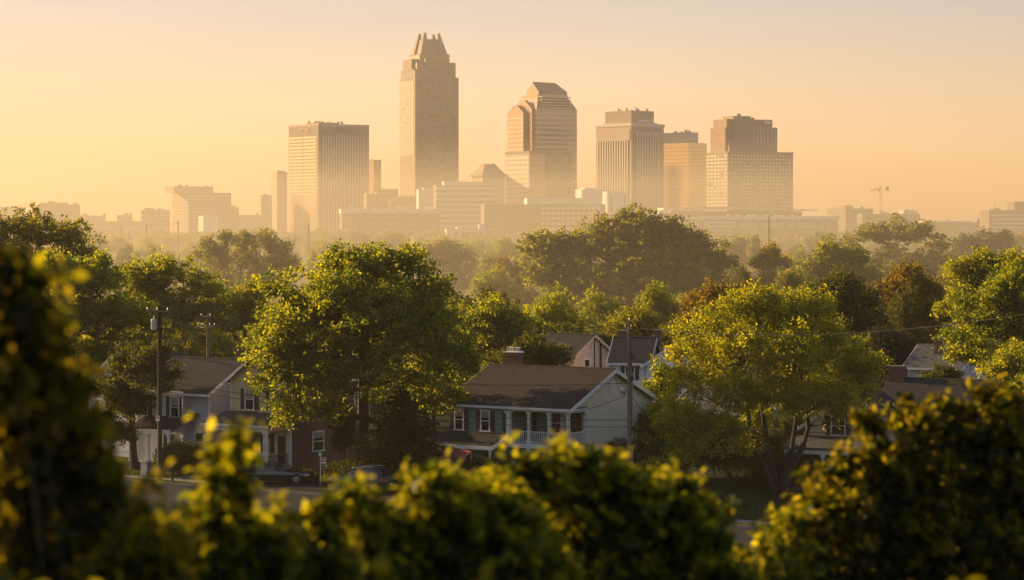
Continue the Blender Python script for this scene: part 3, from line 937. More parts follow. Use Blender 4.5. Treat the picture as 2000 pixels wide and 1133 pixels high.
# ---- the large oak in front
hero('oak_tree', 'large spreading oak with a broad crown overhanging the brick house', 166, 702, [
    (690, 555, 62, -1), (600, 590, 58, 0), (790, 560, 62, .5), (560, 640, 55, -1), (640, 650, 66, -3), (735, 640, 72, -4), (830, 640, 62, -1), (865, 700, 52, 0),
    (518, 688, 38, 0), (560, 730, 52, -2), (640, 735, 54, -4), (740, 720, 60, -4.5), (830, 745, 52, -2), (528, 742, 26, -1), (690, 512, 30, 0), (655, 525, 26, 1), (745, 520, 34, 0),
    (790, 515, 30, 1), (845, 575, 34, 1), (545, 565, 34, 1), (700, 600, 70, 2), (620, 600, 60, 1), (790, 640, 66, 3), (850, 640, 50, 3), (560, 690, 50, -3), (890, 665, 30, 0), (870, 755, 34, 1), (565, 785, 26, -2),
    (600, 790, 26, -2), (665, 500, 12, 0), (780, 498, 12, 0), (725, 497, 13, 1), (880, 780, 30, 0), (815, 785, 36, -1), (645, 795, 30, -3), (560, 812, 18, -1), (905, 715, 26, 0), (570, 640, 40, -4), (760, 590, 50, -4), (660, 580, 50, -4)],
    4.6, .5, 'oak', 1750, 64, .62, .24, 11, fill=.40, under=.6)
# ---- the great oak behind, right of the centre
hero('great_oak_tree', 'huge dark oak rising above the skyline base right of the centre', 345, 1235, [
    (1250, 478, 55, 0), (1170, 490, 52, 0), (1320, 490, 54, 0), (1105, 500, 44, 1), (1060, 485, 34, 0), (1385, 520, 46, 1), (1075, 545, 48, -2), (1150, 560, 62, -4),
    (1240, 550, 70, -5), (1330, 560, 62, -4), (1400, 570, 34, -1), (1110, 600, 42, -3), (1200, 625, 46, -5), (1290, 620, 46, -5), (1370, 610, 36, -3), (1225, 440, 24, 0), (1265, 440, 24, 1), (1180, 450, 22, 0), (1045, 510, 22, 0), (1310, 455, 20, 0), (1360, 480, 22, 0)],
    8, .9, 'mid', 1450, 62, 1.12, .44, 12, fill=.42, under=.4)
# ---- the bright locust in front on the right
hero('locust_tree', 'bright yellow-green tree with several stems in front of the right-hand houses', 160, 1522, [
    (1480, 610, 44, 0), (1400, 640, 44, 0), (1560, 640, 50, 0), (1350, 690, 40, 0), (1440, 690, 56, -3), (1540, 700, 60, -4), (1630, 690, 46, 0), (1665, 740, 40, 0), (1340, 750, 44, -2), (1430, 770, 52, -4),
    (1520, 770, 50, -3), (1610, 770, 44, -2), (1330, 820, 44, -3), (1400, 840, 46, -4), (1370, 875, 34, -3), (1480, 650, 60, 3), (1580, 720, 55, 3), (1400, 720, 50, 3), (1640, 800, 34, -1), (1380, 605, 18, 0), (1500, 582, 18, 0), (1300, 790, 22, -1), (1690, 770, 22, 0), (1610, 640, 26, 1), (1440, 600, 28, 0), (1552, 592, 26, 1), (1600, 602, 24, 0), (1335, 648, 20, 0), (1700, 722, 28, 0), (1712, 800, 24, 0), (1310, 700, 18, 0), (1455, 860, 34, -3), (1320, 900, 24, -2)],
    4.6, .38, 'lime', 1350, 66, .60, .185, 13, under=.5, stems=4, base_spread=2.2, fill=.5, flat=.8)
# ---- trees down the left side
hero('maple_tree', 'tall backlit tree with an open crown at the left edge', 255, 70, [
    (30, 450, 34), (80, 470, 44), (10, 500, 50), (130, 470, 34), (150, 510, 38), (80, 530, 50), (170, 545, 30), (30, 560, 50), (120, 570, 50), (-40, 470, 50), (-50, 560, 60), (150, 445, 12), (60, 425, 12)],
    7, .5, 'mid', 620, 66, .85, .31, 21, fill=.45)
hero('maple_tree', 'broad leafy tree filling the left side behind the first utility pole', 196, 190, [
    (130, 560, 52), (200, 560, 44), (90, 620, 60), (170, 630, 66), (245, 625, 50), (60, 690, 60), (150, 710, 66), (230, 700, 60), (285, 690, 36), (290, 640, 22), (60, 570, 40), (110, 530, 26), (190, 520, 22), (100, 780, 60), (190, 790, 60), (20, 640, 50), (20, 760, 60)],
    5, .5, 'oak', 1150, 70, .75, .26, 22, fill=.5)
hero('maple_tree', 'dark drooping tree beside the white house and the pole', 176, 262, [
    (250, 720, 44), (215, 770, 44), (285, 740, 36), (310, 700, 28), (330, 735, 22), (255, 800, 40), (230, 850, 36), (185, 830, 40), (318, 762, 14)],
    3.2, .3, 'dark', 380, 66, .6, .22, 23, fill=.45)
hero('hedge_tree', 'rounded mid-green tree with a sunlit top left of the two-armed pole', 262, 320, [
    (330, 545, 44), (265, 555, 44), (390, 570, 40), (300, 600, 55), (370, 620, 50), (240, 600, 34), (420, 610, 26), (330, 660, 50), (250, 650, 40), (400, 670, 36), (300, 520, 16), (360, 522, 16)],
    4.5, .4, 'oak', 720, 62, .85, .3, 24, fill=.5)
hero('elm_tree', 'airy elm with bare branches showing through, left of the large oak', 370, 478, [
    (410, 488, 24), (445, 474, 22), (480, 478, 26), (515, 474, 24), (548, 490, 22), (425, 512, 28), (480, 515, 34), (530, 520, 32), (562, 515, 18), (450, 560, 30), (510, 560, 32), (395, 505, 16), (480, 600, 34), (540, 560, 24), (430, 590, 24)],
    7, .42, 'mid', 700, 52, .72, .31, 25, fill=.35, under=.6, flat=.9)
hero('poplar_tree', 'pale golden-green hazy tree between the two-armed pole and the large oak', 262, 478, [
    (470, 600, 30), (500, 575, 24), (445, 640, 30), (490, 640, 36), (470, 690, 36), (520, 620, 26)],
    3.5, .3, 'lime', 330, 54, .72, .28, 26, fill=.4)
hero('plane_tree', 'round-crowned hazy tree with visible branches right behind the large oak', 480, 872, [
    (870, 492, 26), (835, 500, 26), (905, 505, 24), (860, 520, 34), (910, 530, 24), (820, 525, 26), (925, 550, 18), (880, 560, 36), (840, 570, 30)],
    6, .5, 'mid', 560, 60, .9, .38, 27, fill=.5, flat=.4)
hero('pear_tree', 'yellow-brown hazy tree tucked against the left side of the huge oak', 390, 985, [
    (990, 535, 28), (960, 560, 24), (1020, 560, 28), (985, 590, 40), (940, 600, 24), (1030, 600, 30)],
    5, .35, 'rust', 420, 56, .8, .32, 28)
hero('maple_tree', 'sunlit rounded tree right of the large oak, behind the green house', 228, 985, [
    (965, 620, 36), (930, 640, 30), (1000, 635, 32), (960, 670, 46), (1020, 670, 34), (1060, 690, 34), (925, 690, 26), (1040, 650, 18), (1080, 700, 22)],
    3.2, .32, 'oak', 620, 60, .68, .25, 29)
hero('magnolia_tree', 'low dark round tree directly behind the roof of the green house', 200, 1045, [
    (1040, 690, 34), (1075, 705, 30), (1010, 705, 28), (1050, 722, 30)],
    1.4, .2, 'dark', 240, 54, .6, .22, 30)
hero('beech_tree', 'great round-topped umbrella-shaped tree right of the tower crane', 400, 1752, [
    (1750, 452, 24), (1700, 462, 24), (1800, 460, 24), (1668, 478, 20), (1832, 482, 22), (1720, 470, 24), (1775, 468, 24), (1655, 500, 16), (1845, 510, 18), (1740, 520, 44, -5), (1700, 540, 36, -5), (1800, 530, 44, -5), (1830, 555, 30, -4), (1660, 545, 30, -4)],
    8.5, .6, 'mid', 620, 60, .95, .36, 31, fill=.45, flat=.4)
hero('oak_tree', 'hazy olive tree in front of the umbrella-shaped tree', 330, 1640, [
    (1620, 505, 32), (1660, 515, 34), (1590, 530, 28), (1640, 550, 44), (1690, 550, 32), (1585, 570, 28), (1660, 600, 40)],
    5, .42, 'oak', 520, 56, .85, .33, 32)
hero('ginkgo_tree', 'small glowing yellow tree in the haze', 340, 1506, [
    (1505, 498, 18), (1490, 520, 20), (1525, 520, 20), (1505, 550, 24), (1480, 560, 16), (1535, 560, 16)],
    4, .25, 'gold', 300, 50, .62, .30, 33, fill=.35)
hero('maple_tree', 'rusty orange-tinted tree behind the bright yellow-green tree', 240, 1415, [
    (1400, 580, 28), (1365, 600, 24), (1440, 585, 28), (1480, 595, 24), (1410, 620, 36), (1360, 635, 24), (1460, 625, 30)],
    4.5, .3, 'rust', 420, 54, .7, .26, 34)
hero('maple_tree', 'golden-brown tree standing behind the grey-roofed house on the right', 262, 1782, [
    (1770, 555, 36), (1740, 590, 36), (1810, 580, 32), (1720, 630, 28), (1780, 625, 46), (1840, 620, 30), (1760, 670, 42), (1820, 665, 36), (1790, 535, 16)],
    3.8, .35, 'rust', 620, 60, .78, .27, 35)
hero('oak_tree', 'dense dark green tree above and behind the bright yellow-green tree', 226, 1648, [
    (1640, 570, 38), (1600, 590, 28), (1685, 595, 34), (1640, 625, 46), (1700, 650, 40), (1730, 690, 36), (1680, 700, 40), (1600, 640, 34)],
    3.5, .38, 'dark', 620, 62, .72, .26, 36)
hero('maple_tree', 'bright green tree at the right edge above the house', 238, 1925, [
    (1920, 530, 36), (1880, 540, 26), (1970, 530, 34), (1900, 580, 40), (1960, 590, 46), (2010, 560, 40), (1870, 610, 26)],
    4, .35, 'lime', 520, 56, .74, .27, 37)
hero('oak_tree', 'tall leafy tree closing the right edge with sprays reaching left', 176, 1965, [
    (1950, 590, 36), (1990, 560, 40), (1910, 640, 34), (1960, 650, 50), (1900, 700, 36), (1950, 720, 46), (2010, 640, 60), (2010, 720, 50), (1885, 600, 22), (1870, 660, 18), (1960, 770, 40)],
    4, .42, 'oak', 760, 62, .66, .22, 38)
hero('oak_tree', 'dark hazy tree on the right horizon below the banded office building', 470, 1925, [
    (1920, 470, 18), (1890, 480, 18), (1955, 475, 20), (1925, 495, 26), (1880, 505, 20), (1975, 495, 18)],
    6, .45, 'dark', 380, 54, .95, .4, 39, fill=.5)
hero('dogwood_tree', 'yellow-leaved small tree low at the right edge beside the dark roof', 150, 1990, [
    (1990, 700, 30), (1965, 730, 24), (2010, 740, 34), (1985, 765, 28)],
    4.6, .14, 'lime', 190, 50, .45, .17, 40, fill=.3, flat=.9)
hero('holly_tree', 'dark evergreen mass left of the grey-roofed house', 212, 1735, [
    (1730, 680, 34), (1770, 690, 28), (1700, 700, 28), (1760, 725, 36), (1710, 735, 34), (1790, 715, 18)],
    1.2, .25, 'conifer', 420, 56, .62, .22, 41)
hero('shrub_tree', 'rounded bush under the window of the grey-roofed house', 196, 1846, [
    (1845, 735, 20), (1820, 745, 14), (1872, 745, 14), (1846, 752, 18)],
    .6, .1, 'dark', 130, 50, .42, .17, 42, cat='bush')
hero('maple_tree', 'leafy green tree right of the pole hiding the end of the beige gable wall', 172, 1290, [
    (1285, 770, 26), (1305, 810, 34), (1275, 835, 26), (1255, 860, 24), (1300, 860, 34), (1290, 735, 16)],
    1.6, .2, 'oak', 300, 56, .5, .2, 43)
hero('cherry_tree', 'small tree growing between the peach and the white houses', 222, 1178, [
    (1172, 668, 14), (1180, 690, 16), (1165, 690, 10)], 4.5, .12, 'dark', 90, 50, .45, .2, 44, fill=.3)
# conifer in front of the oak trunk: tiers of drooping boughs
def conifer(name, label, D, bx, top_y, half_px, seed, kind='conifer'):
    rng = np.random.default_rng(seed)
    s = F / D
    hgt = H - (top_y - YH) / s
    R0 = half_px / s
    C, T = [], []
    tk = MB().tube([(0, 0, -.3), (0, 0, hgt * .5), (0, 0, hgt * .97)], [.2, .12, .03], 7)
    tiers = 22
    for i in range(tiers):
        f = i / (tiers - 1)
        z = hgt * (.06 + .92 * f)
        rr = R0 * (1 - f) ** .72 * rng.uniform(.85, 1.1) + .15
        nb = int(8 + 9 * (1 - f))
        for k in range(nb):
            t = 2 * math.pi * (k + rng.uniform(0, .8)) / nb
            L = rr * rng.uniform(.75, 1.15)
            e_ = np.array([math.cos(t) * L, math.sin(t) * L, z - L * .12])
            tk.tube([(0, 0, z), tuple(e_ * .6 + np.array([0, 0, z * .4 + .05])), tuple(e_)], [.035, .02, .008], 3, False)
            n = int(150 * L / R0 + 30)
            u_ = rng.uniform(.2, 1.05, n)
            side = rng.normal(0, .16 + .16 * L * .3, n) * (1.15 - u_)
            nrm = np.array([-math.sin(t), math.cos(t), 0])
            p = np.array([0, 0, z]) * (1 - u_)[:, None] + e_ * u_[:, None] + nrm * side[:, None] * 1.6
            p[:, 2] -= np.abs(side) * .25 + rng.uniform(0, .14, n)
            C.append(p); T.append(np.full(n, rng.uniform(.1, .8)))
    C = np.concatenate(C)
    V = leaf_cards(rng, C, 1.2, .22, .4, .25)
    crown = npmesh('crown', V, 4, LEAF[kind], np.concatenate(T))
    me = bpy.data.meshes.new('trunk')
    me.from_pydata(tk.v, [], tk.f); me.materials.append(M_bark); me.update()
    plant((me, crown), name, ((bx - 1000) * D / F, D, 0), label)
conifer('conifer_tree', 'dark broad conifer in front of the large oak trunk', 163.5, 782, 750, 122, 51)

# ---- hazy woods: copies of a few crowns, each tree its own
def generic(seed, kind, h=15, w=6.5, n=420, per=52, leaf=.38, rc=1.0):
    rng = np.random.default_rng(seed)
    lobes = [(0, 0, h * .74, w * .5), (0, 0, h * .40, w * .55)]
    for k in range(9):
        t = 2 * math.pi * k / 9 + rng.uniform(0, .5)
        q = rng.uniform(.35, .62)
        lobes.append((math.cos(t) * w * q, math.sin(t) * w * q, h * rng.uniform(.32, .80), w * rng.uniform(.28, .44)))
    lobes.append((rng.normal(0, 1), rng.normal(0, 1), h * .86, w * .28))
    return tree_data(seed, lobes, h * .22, .36, kind, n, per, rc, leaf, fill=.5, twigs=False)
GEN = [generic(61, 'mid'), generic(62, 'oak', 16, 7.2), generic(63, 'mid', 17, 5.5), generic(64, 'oak', 14, 8), generic(65, 'lime', 13, 6), generic(66, 'dark', 15, 8.5), generic(67, 'rust', 13, 6)]
def far(px, top, half, D, k, label, group=None, name='broadleaf_tree', rz=None):
    s = F / D
    hgt = H - (top - YH) / s
    base_h = (15, 16, 17, 14, 13, 15, 13)[k] * 1.0
    base_w = (6.5, 7.2, 5.5, 8, 6, 8.5, 6)[k]
    sc = hgt / (base_h * 1.02)
    sw = (half / s) / (base_w * .98)
    plant(GEN[k], name, ((px - 1000) / s, D, 0), label, group, 'tree', (px * 37 % 628) / 100 if rz is None else rz, (sw, sw, sc))
for q in [
    (182, 450, 34, 640, 0, 'domed hazy tree left of the small distant utility poles'),
    (235, 458, 40, 700, 2, 'wide pale hazy tree just right of the domed one on the left'),
    (250, 478, 26, 520, 5, 'mid-distance hazy tree above the sunlit rounded tree on the left'),
    (300, 470, 22, 560, 2, 'narrow hazy tree below the crossarmed distant pole'),
    (330, 486, 26, 480, 0, 'small fading tree left of the airy elm'),
    (375, 500, 22, 400, 5, 'dark spiky tree adjoining the airy elm on its left'),
    (632, 462, 30, 620, 1, 'hazy tree behind the top left of the large oak'),
    (608, 490, 14, 520, 3, 'little rounded hazy tree at the foot of the distant tall pole'),
    (700, 452, 50, 760, 5, 'wide pale hazy crown peeping over the top of the large oak'),
    (760, 448, 34, 700, 0, 'jagged hazy crown over the top right of the large oak'),
    (930, 462, 46, 620, 1, 'glowing hazy tree left of the huge dark oak'),
    (985, 468, 40, 560, 3, 'soft pale tree against the left flank of the huge dark oak'),
    (905, 585, 24, 250, 1, 'sunlit crown between the large oak and the round one right of it'),
    (1440, 455, 26, 520, 0, 'hazy tree just right of the huge dark oak'),
    (1475, 452, 22, 500, 2, 'pointed hazy tree left of the glowing yellow one'),
    (1450, 520, 34, 300, 5, 'dull green tree filling the gap right of the huge dark oak'),
    (1560, 478, 30, 430, 1, 'misty tree just right of the glowing yellow one'),
    (1550, 520, 36, 300, 0, 'shadowy tree below the glowing yellow one'),
    (1600, 452, 28, 640, 5, 'pale hazy crown beneath the stepped apartment block'),
    (1850, 505, 34, 330, 2, 'dark tree below the right flank of the umbrella-shaped tree'),
    (1985, 452, 30, 600, 0, 'hazy tree below the banded office building at the right edge'),
    (1540, 590, 40, 245, 5, 'dark tree crown directly behind the top of the bright yellow-green tree'),
    (1480, 560, 30, 262, 1, 'olive tree between the orange-tinted and dense dark green ones'),
    (1130, 640, 40, 262, 1, 'shaded tree under the left side of the huge dark oak'),
    (1070, 625, 30, 270, 5, 'lower shaded tree below the yellow-brown hazy one'),
    (1310, 635, 40, 250, 0, 'dark tree under the right side of the huge dark oak'),
    (1230, 640, 30, 300, 5, 'deeply shaded tree beneath the middle of the huge dark oak'),
    (430, 640, 30, 245, 1, 'leafy tree behind the two-armed utility pole'),
    (360, 640, 34, 240, 0, 'shadowed tree behind the white house roof'),
    (20, 560, 40, 300, 1, 'shaded tree at the far left behind the blurred leaves'),
    (1900, 620, 40, 222, 5, 'dark tree right behind the grey-roofed house'),
    (1660, 650, 44, 205, 0, 'dark leafy tree behind the right half of the bright yellow-green one'),
    (1990, 640, 40, 205, 5, 'dark tree in the shade at the right edge'),
]:
    far(*q)
for q in [
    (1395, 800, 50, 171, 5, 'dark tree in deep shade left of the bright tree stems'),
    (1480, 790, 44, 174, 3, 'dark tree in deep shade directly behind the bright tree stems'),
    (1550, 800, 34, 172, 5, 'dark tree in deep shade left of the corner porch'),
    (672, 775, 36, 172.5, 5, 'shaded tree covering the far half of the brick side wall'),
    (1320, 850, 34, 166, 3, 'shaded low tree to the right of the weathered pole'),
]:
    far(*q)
rngf = random.Random(9)
pts = []
for D, n, y0, y1 in ((380, 16, 500, 520), (460, 18, 484, 500), (560, 22, 474, 486), (680, 26, 466, 476), (820, 30, 460, 468), (980, 34, 456, 464), (1180, 34, 455, 461)):
    for i in range(n):
        px = -60 + 2120 * (i + rngf.uniform(.1, .9)) / n
        if D < 600 and 130 < px < 420: continue
        if D < 480 and 560 < px < 930: continue
        pts.append((px, rngf.uniform(y0, y1), rngf.uniform(22, 34) * 620 / D * (1.0 if D > 400 else .9), D * rngf.uniform(.95, 1.06), rngf.choice([0, 1, 2, 3, 5, 0, 5])))
for px, y, hf, D, k in pts:
    far(px, y, hf, D, k, 'hazy broadleaf tree in the misty woods before the skyline', 'hazy trees of the misty woods')
for i in range(70):
    D = rngf.uniform(196, 350)
    px = rngf.uniform(-60, 2060)
    base = YH + 84690 / D
    if D < 232 and (1080 < px < 1330 or 1770 < px < 1920): continue
    if D < 208 and px > 860: continue
    if D < 225 and (330 < px < 470): continue
    hm = rngf.uniform(4.5, 8.5)
    far(px, base - hm * F / D, rngf.uniform(2.6, 4.2) * F / D, D, rngf.choice([0, 2, 3, 5, 5, 1]), 'small shaded tree filling in between the houses and the larger trees', 'shaded small trees between the houses')
for i in range(34):
    D = rngf.uniform(244, 335)
    px = -50 + 2100 * (i + rngf.uniform(.1, .9)) / 34
    far(px, rngf.uniform(556, 612), rngf.uniform(44, 64), D, rngf.choice([0, 1, 5, 3, 5, 1]), 'leafy tree in the unbroken belt of crowns behind the houses', 'belt of trees behind the houses')
# far-off wood that reads as one mass
def far_wood():
    rng = np.random.default_rng(77)
    Cs = []
    for i in range(420):
        D = rng.uniform(1250, 1850) if i % 3 else rng.uniform(1250, 2500)
        x = rng.uniform(-.26, .26) * D
        hgt = rng.uniform(8.5, 13)
        w = rng.uniform(6, 11)
        m = 90
        d = unit(rng.normal(size=(m, 3)))
        d[:, 2] = np.abs(d[:, 2])
        Cs.append(np.array([x, D, hgt * .45]) + d * np.array([w, w, hgt * .55]) * rng.uniform(.8, 1.08, (m, 1)))
        low = np.stack([x + rng.uniform(-w, w, 25), D + rng.uniform(-w, w, 25), rng.uniform(0, hgt * .5, 25)], 1)
        Cs.append(low)
    C = np.concatenate(Cs)
    V = leaf_cards(rng, C, .4, 2.4, .8)
    o = link(bpy.data.objects.new('distant_woods', npmesh('distant_woods', V, 4, LEAF['dark'], rng.uniform(0, 1, len(C)))))
    tag(o, 'band of far-off hazy woods at the foot of the skyline', kind='stuff')
far_wood()
# ------------------------------------------------------------------ houses
M_shingle_br = mat('brown_shingle', (.060, .046, .038), .9, noise=.35, nscale=2.2, bump=.8, bscale=8, spec=.06)
M_shingle_gr = mat('charcoal_shingle', (.050, .046, .046), .9, noise=.35, nscale=2.2, bump=.8, bscale=8, spec=.06)
M_shingle_lg = mat('grey_shingle', (.11, .108, .105), .9, noise=.25, nscale=2.2, bump=.8, bscale=8, spec=.06)
M_sid_green = mat('green_siding', (.17, .28, .22), .7, noise=.12, nscale=1.5)
M_sid_beige = mat('beige_siding', (.66, .60, .48), .7, noise=.10, nscale=1.5)
M_sid_yel = mat('cream_yellow_siding', (.72, .57, .29), .7, noise=.10, nscale=1.5)
M_sid_white = mat('white_siding', (.80, .80, .79), .7, noise=.12, nscale=1.5)
M_sid_lav = mat('grey_and_shaded_siding', (.50, .49, .53), .7, noise=.10, nscale=1.5)
M_sid_peach = mat('peach_siding', (.60, .44, .34), .7, noise=.10, nscale=1.5)
M_brick = brickmat('red_brick', (.16, .055, .035), (.11, .04, .028), (.16, .12, .10))
M_shut_r = mat('maroon_shutter', (.07, .028, .022), .6)
M_shut_d = mat('dark_shutter', (.03, .034, .036), .6)
M_trim = mat('house_trim', (.76, .74, .70), .6, noise=.15, nscale=1.5)
M_pane = mat('window_pane', (.02, .02, .022), .06, spec=.9)
M_blind = mat('window_blind', (.33, .30, .26), .8)
M_door = mat('dark_door', (.035, .022, .018), .5)
M_awn = mat('faded_red_awning', (.28, .06, .05), .8, noise=.2, nscale=3)
M_deck = mat('porch_floor', (.20, .18, .16), .8, noise=.2, nscale=2)
M_iron = mat('black_iron', (.02, .02, .02), .5)
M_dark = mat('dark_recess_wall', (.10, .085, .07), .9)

def boards(mb, axis, p, a0, a1, z0, z1, h=.2, out=.028, sgn=-1, top=None):
    """lapped boards on a wall plane. axis 'y': the wall lies at y = p and runs along x; 'x' the other way. top(z) -> (a0, a1)"""
    n = int(math.ceil((z1 - z0) / h))
    for i in range(n):
        za, zb = z0 + i * h, min(z1, z0 + (i + 1) * h)
        if top:
            A0, A1 = top((za))
            B0, B1 = top((zb))
        else:
            A0, A1, B0, B1 = a0, a1, a0, a1
        if A1 - A0 < .02: continue
        q0, q1 = p + sgn * out, p + sgn * .003
        if axis == 'y':
            vs = [(A0, q0, za), (A1, q0, za), (B1, q1, zb), (B0, q1, zb), (A0, p, za), (A1, p, za)]
        else:
            vs = [(q0, A0, za), (q0, A1, za), (q1, B1, zb), (q1, B0, zb), (p, A0, za), (p, A1, za)]
        f = [(0, 1, 2, 3), (4, 5, 1, 0)]
        if (axis == 'y') != (sgn < 0): f = [x[::-1] for x in f]
        mb.add(vs, f)

class House:
    def __init__(s, name, label, x, y, yaw=-32, z=0, cat='house'):
        s.r = empty(name, (x, y, z), R(yaw), label, cat)
    def part(s, name, mb, m, parent=None, label=None):
        o = mb.build(name, m, parent or s.r)
        if label: o['label'] = label
        return o
    def window(s, axis, p, c, z0, z1, w, sgn=-1, shut=None, mat_fr=None, blind=.0, sw=.36, mull=True):
        """a sash window centred at c on a wall plane"""
        fr = mat_fr or M_trim
        t = .09
        mb = MB()
        def bx(M_, a0, a1, b0, b1, o0, o1):
            lo, hi = sorted((p + sgn * o0, p + sgn * o1))
            if axis == 'y': M_.box(a0, a1, lo, hi, b0, b1)
            else: M_.box(lo, hi, a0, a1, b0, b1)
        bx(mb, c - w / 2 - t, c - w / 2, z0, z1, .0, .10)
        bx(mb, c + w / 2, c + w / 2 + t, z0, z1, .0, .10)
        bx(mb, c - w / 2 - t, c + w / 2 + t, z1, z1 + .12, .0, .12)
        bx(mb, c - w / 2 - t - .04, c + w / 2 + t + .04, z0 - .09, z0, .0, .15)
        if mull: bx(mb, c - w / 2, c + w / 2, (z0 + z1) / 2 - .03, (z0 + z1) / 2 + .03, .032, .075)
        f = s.part('window', mb, fr)
        mp = MB()
        bx(mp, c - w / 2, c + w / 2, z0, z1, .0, .045)
        s.part('pane', mp, M_pane, f)
        if blind:
            m3 = MB()
            bx(m3, c - w / 2 + .04, c + w / 2 - .04, z1 - (z1 - z0) * blind, z1 - .02, .046, .052)
            s.part('blind', m3, M_blind, f)
        if shut:
            for sd in (-1, 1):
                m2 = MB()
                a = c + sd * (w / 2 + t + sw / 2)
                bx(m2, a - sw / 2, a + sw / 2, z0 - .03, z1 + .06, .0, .075)
                for k in range(9):
                    zz = z0 + (z1 - z0) * (k + .5) / 9
                    bx(m2, a - sw * .36, a + sw * .36, zz - .035, zz + .03, .075, .09)
                s.part('shutter', m2, shut)
    def gable_roof(s, x0, x1, y0, y1, ze, zr, m, axis='x', ov=.35, th=.16, trim=None, name='roof', trims=('a', 'b')):
        """ridge along axis; th the slab's thickness"""
        if axis == 'x':
            ym = (y0 + y1) / 2
            sl = (zr - ze) / (ym - y0)
            e0, e1 = y0 - ov, y1 + ov
            ze_ = ze - sl * ov
            poly = [(e0, ze_), (ym, zr), (e1, ze_), (e1, ze_ + th), (ym, zr + th), (e0, ze_ + th)]
            r = s.part(name, MB().prism(poly, 'x', x0 - ov, x1 + ov), m)
            t = trim or M_trim
            for xx, k in ((x0 - ov, -1), (x1 + ov, 1)):
                if ('a' if k < 0 else 'b') not in trims: continue
                a, b = sorted((xx + k * .003, xx + k * .06))
                pl = [(e0, ze_ - .14), (ym, zr - .14), (e1, ze_ - .14), (e1, ze_ + th * .8), (ym, zr + th * .8), (e0, ze_ + th * .8)]
                s.part('rake_board', MB().prism(pl, 'x', a, b), t)
            for yy, k in ((e0, -1), (e1, 1)):
                a, b = sorted((yy + k * .003, yy + k * .11))
                s.part('gutter', MB().box(x0 - ov, x1 + ov, a, b, ze_ - .04, ze_ + .12), t)
            s.part('ridge_cap', MB().prism([(ym - .18, zr + th - .05), (ym, zr + th + .04), (ym + .18, zr + th - .05)], 'x', x0 - ov + .02, x1 + ov - .02), m)
        else:
            xm = (x0 + x1) / 2
            sl = (zr - ze) / (xm - x0)
            e0, e1 = x0 - ov, x1 + ov
            ze_ = ze - sl * ov
            poly = [(e0, ze_), (xm, zr), (e1, ze_), (e1, ze_ + th), (xm, zr + th), (e0, ze_ + th)]
            r = s.part(name, MB().prism(poly, 'y', y0 - ov, y1 + ov), m)
            t = trim or M_trim
            for yy, k in ((y0 - ov, -1), (y1 + ov, 1)):
                if ('a' if k < 0 else 'b') not in trims: continue
                a, b = sorted((yy + k * .003, yy + k * .06))
                pl = [(e0, ze_ - .14), (xm, zr - .14), (e1, ze_ - .14), (e1, ze_ + th * .8), (xm, zr + th * .8), (e0, ze_ + th * .8)]
                s.part('rake_board', MB().prism(pl, 'y', a, b), t)
            for xx, k in ((e0, -1), (e1, 1)):
                a, b = sorted((xx + k * .003, xx + k * .11))
                s.part('gutter', MB().box(a, b, y0 - ov, y1 + ov, ze_ - .04, ze_ + .12), t)
        return r
    def post(s, x, y, z0, z1, w=.14, name='porch_post'):
        mb = MB().box(x - w / 2, x + w / 2, y - w / 2, y + w / 2, z0, z1)
        mb.box(x - w * .8, x + w * .8, y - w * .8, y + w * .8, z0, z0 + .22).box(x - w * .8, x + w * .8, y - w * .8, y + w * .8, z1 - .16, z1)
        s.part(name, mb, M_trim)
    def railing(s, ax, p, a0, a1, z, h=.85, m=None):
        mb = MB()
        def bx(a, b, c, d, t):
            if ax == 'y': mb.box(a, b, p - t, p + t, c, d)
            else: mb.box(p - t, p + t, a, b, c, d)
        bx(a0, a1, z + h - .06, z + h, .035)
        bx(a0, a1, z + .08, z + .13, .025)
        n = int((a1 - a0) / .14)
        for i in range(n):
            c = a0 + (a1 - a0) * (i + .5) / n
            bx(c - .016, c + .016, z + .13, z + h - .06, .016)
        s.part('railing', mb, m or M_trim)
    def chimney(s, x, y, z0, z1, w=.7, d=.55, parent=None, pots=False):
        mb = MB().box(x - w / 2, x + w / 2, y - d / 2, y + d / 2, z0, z1).box(x - w / 2 - .05, x + w / 2 + .05, y - d / 2 - .05, y + d / 2 + .05, z1 - .22, z1 - .08)
        c = s.part('chimney', mb, M_brick, parent)
        mb = MB().box(x - w / 2 - .04, x + w / 2 + .04, y - d / 2 - .04, y + d / 2 + .04, z1, z1 + .08)
        if pots:
            for k in (-1, 1):
                xx = x + k * w * .25
                for a in (-.13, .13):
                    for b in (-.13, .13):
                        mb.box(xx + a - .02, xx + a + .02, y + b - .02, y + b + .02, z1 + .08, z1 + .34)
                mb.box(xx - .18, xx + .18, y - .18, y + .18, z1 + .34, z1 + .39)
        s.part('chimney_cap', mb, M_trim if pots else M_conc, c)
        return c

# ---- green house in the middle
h = House('green_house', 'green and beige two-storey house with a brown roof and an upper corner balcony', 3.79, 162)
L, Wd, ze, zr = 9.6, 11.6, 5.5, 7.75
bal, pw, zf = 4.75, 2.6, 2.98
mb = MB()
mb.box(-L, -.0, pw, Wd, 0, ze)                 # main body behind
mb.box(-L, -bal, .0, pw - .003, 0, ze)         # left front block
mb.box(-bal + .003, -.1, .9, pw - .003, 0, zf - .25)     # ground-floor room below the balcony
h.part('wall', mb, M_sid_green)
mb = MB()
boards(mb, 'y', 0, -L, -bal, 2.6, ze, .2)
h.part('siding', mb, M_sid_green)
mb = MB()
boards(mb, 'y', pw, -bal, -2.9, zf, ze, .2)
boards(mb, 'x', -bal, 0, pw, zf, ze, .2, sgn=1)
h.part('siding', mb, M_sid_green)
mb = MB()
boards(mb, 'y', pw - .004, -2.9, 0, zf, ze, .2)
h.part('siding', mb, M_sid_beige)
mb = MB()
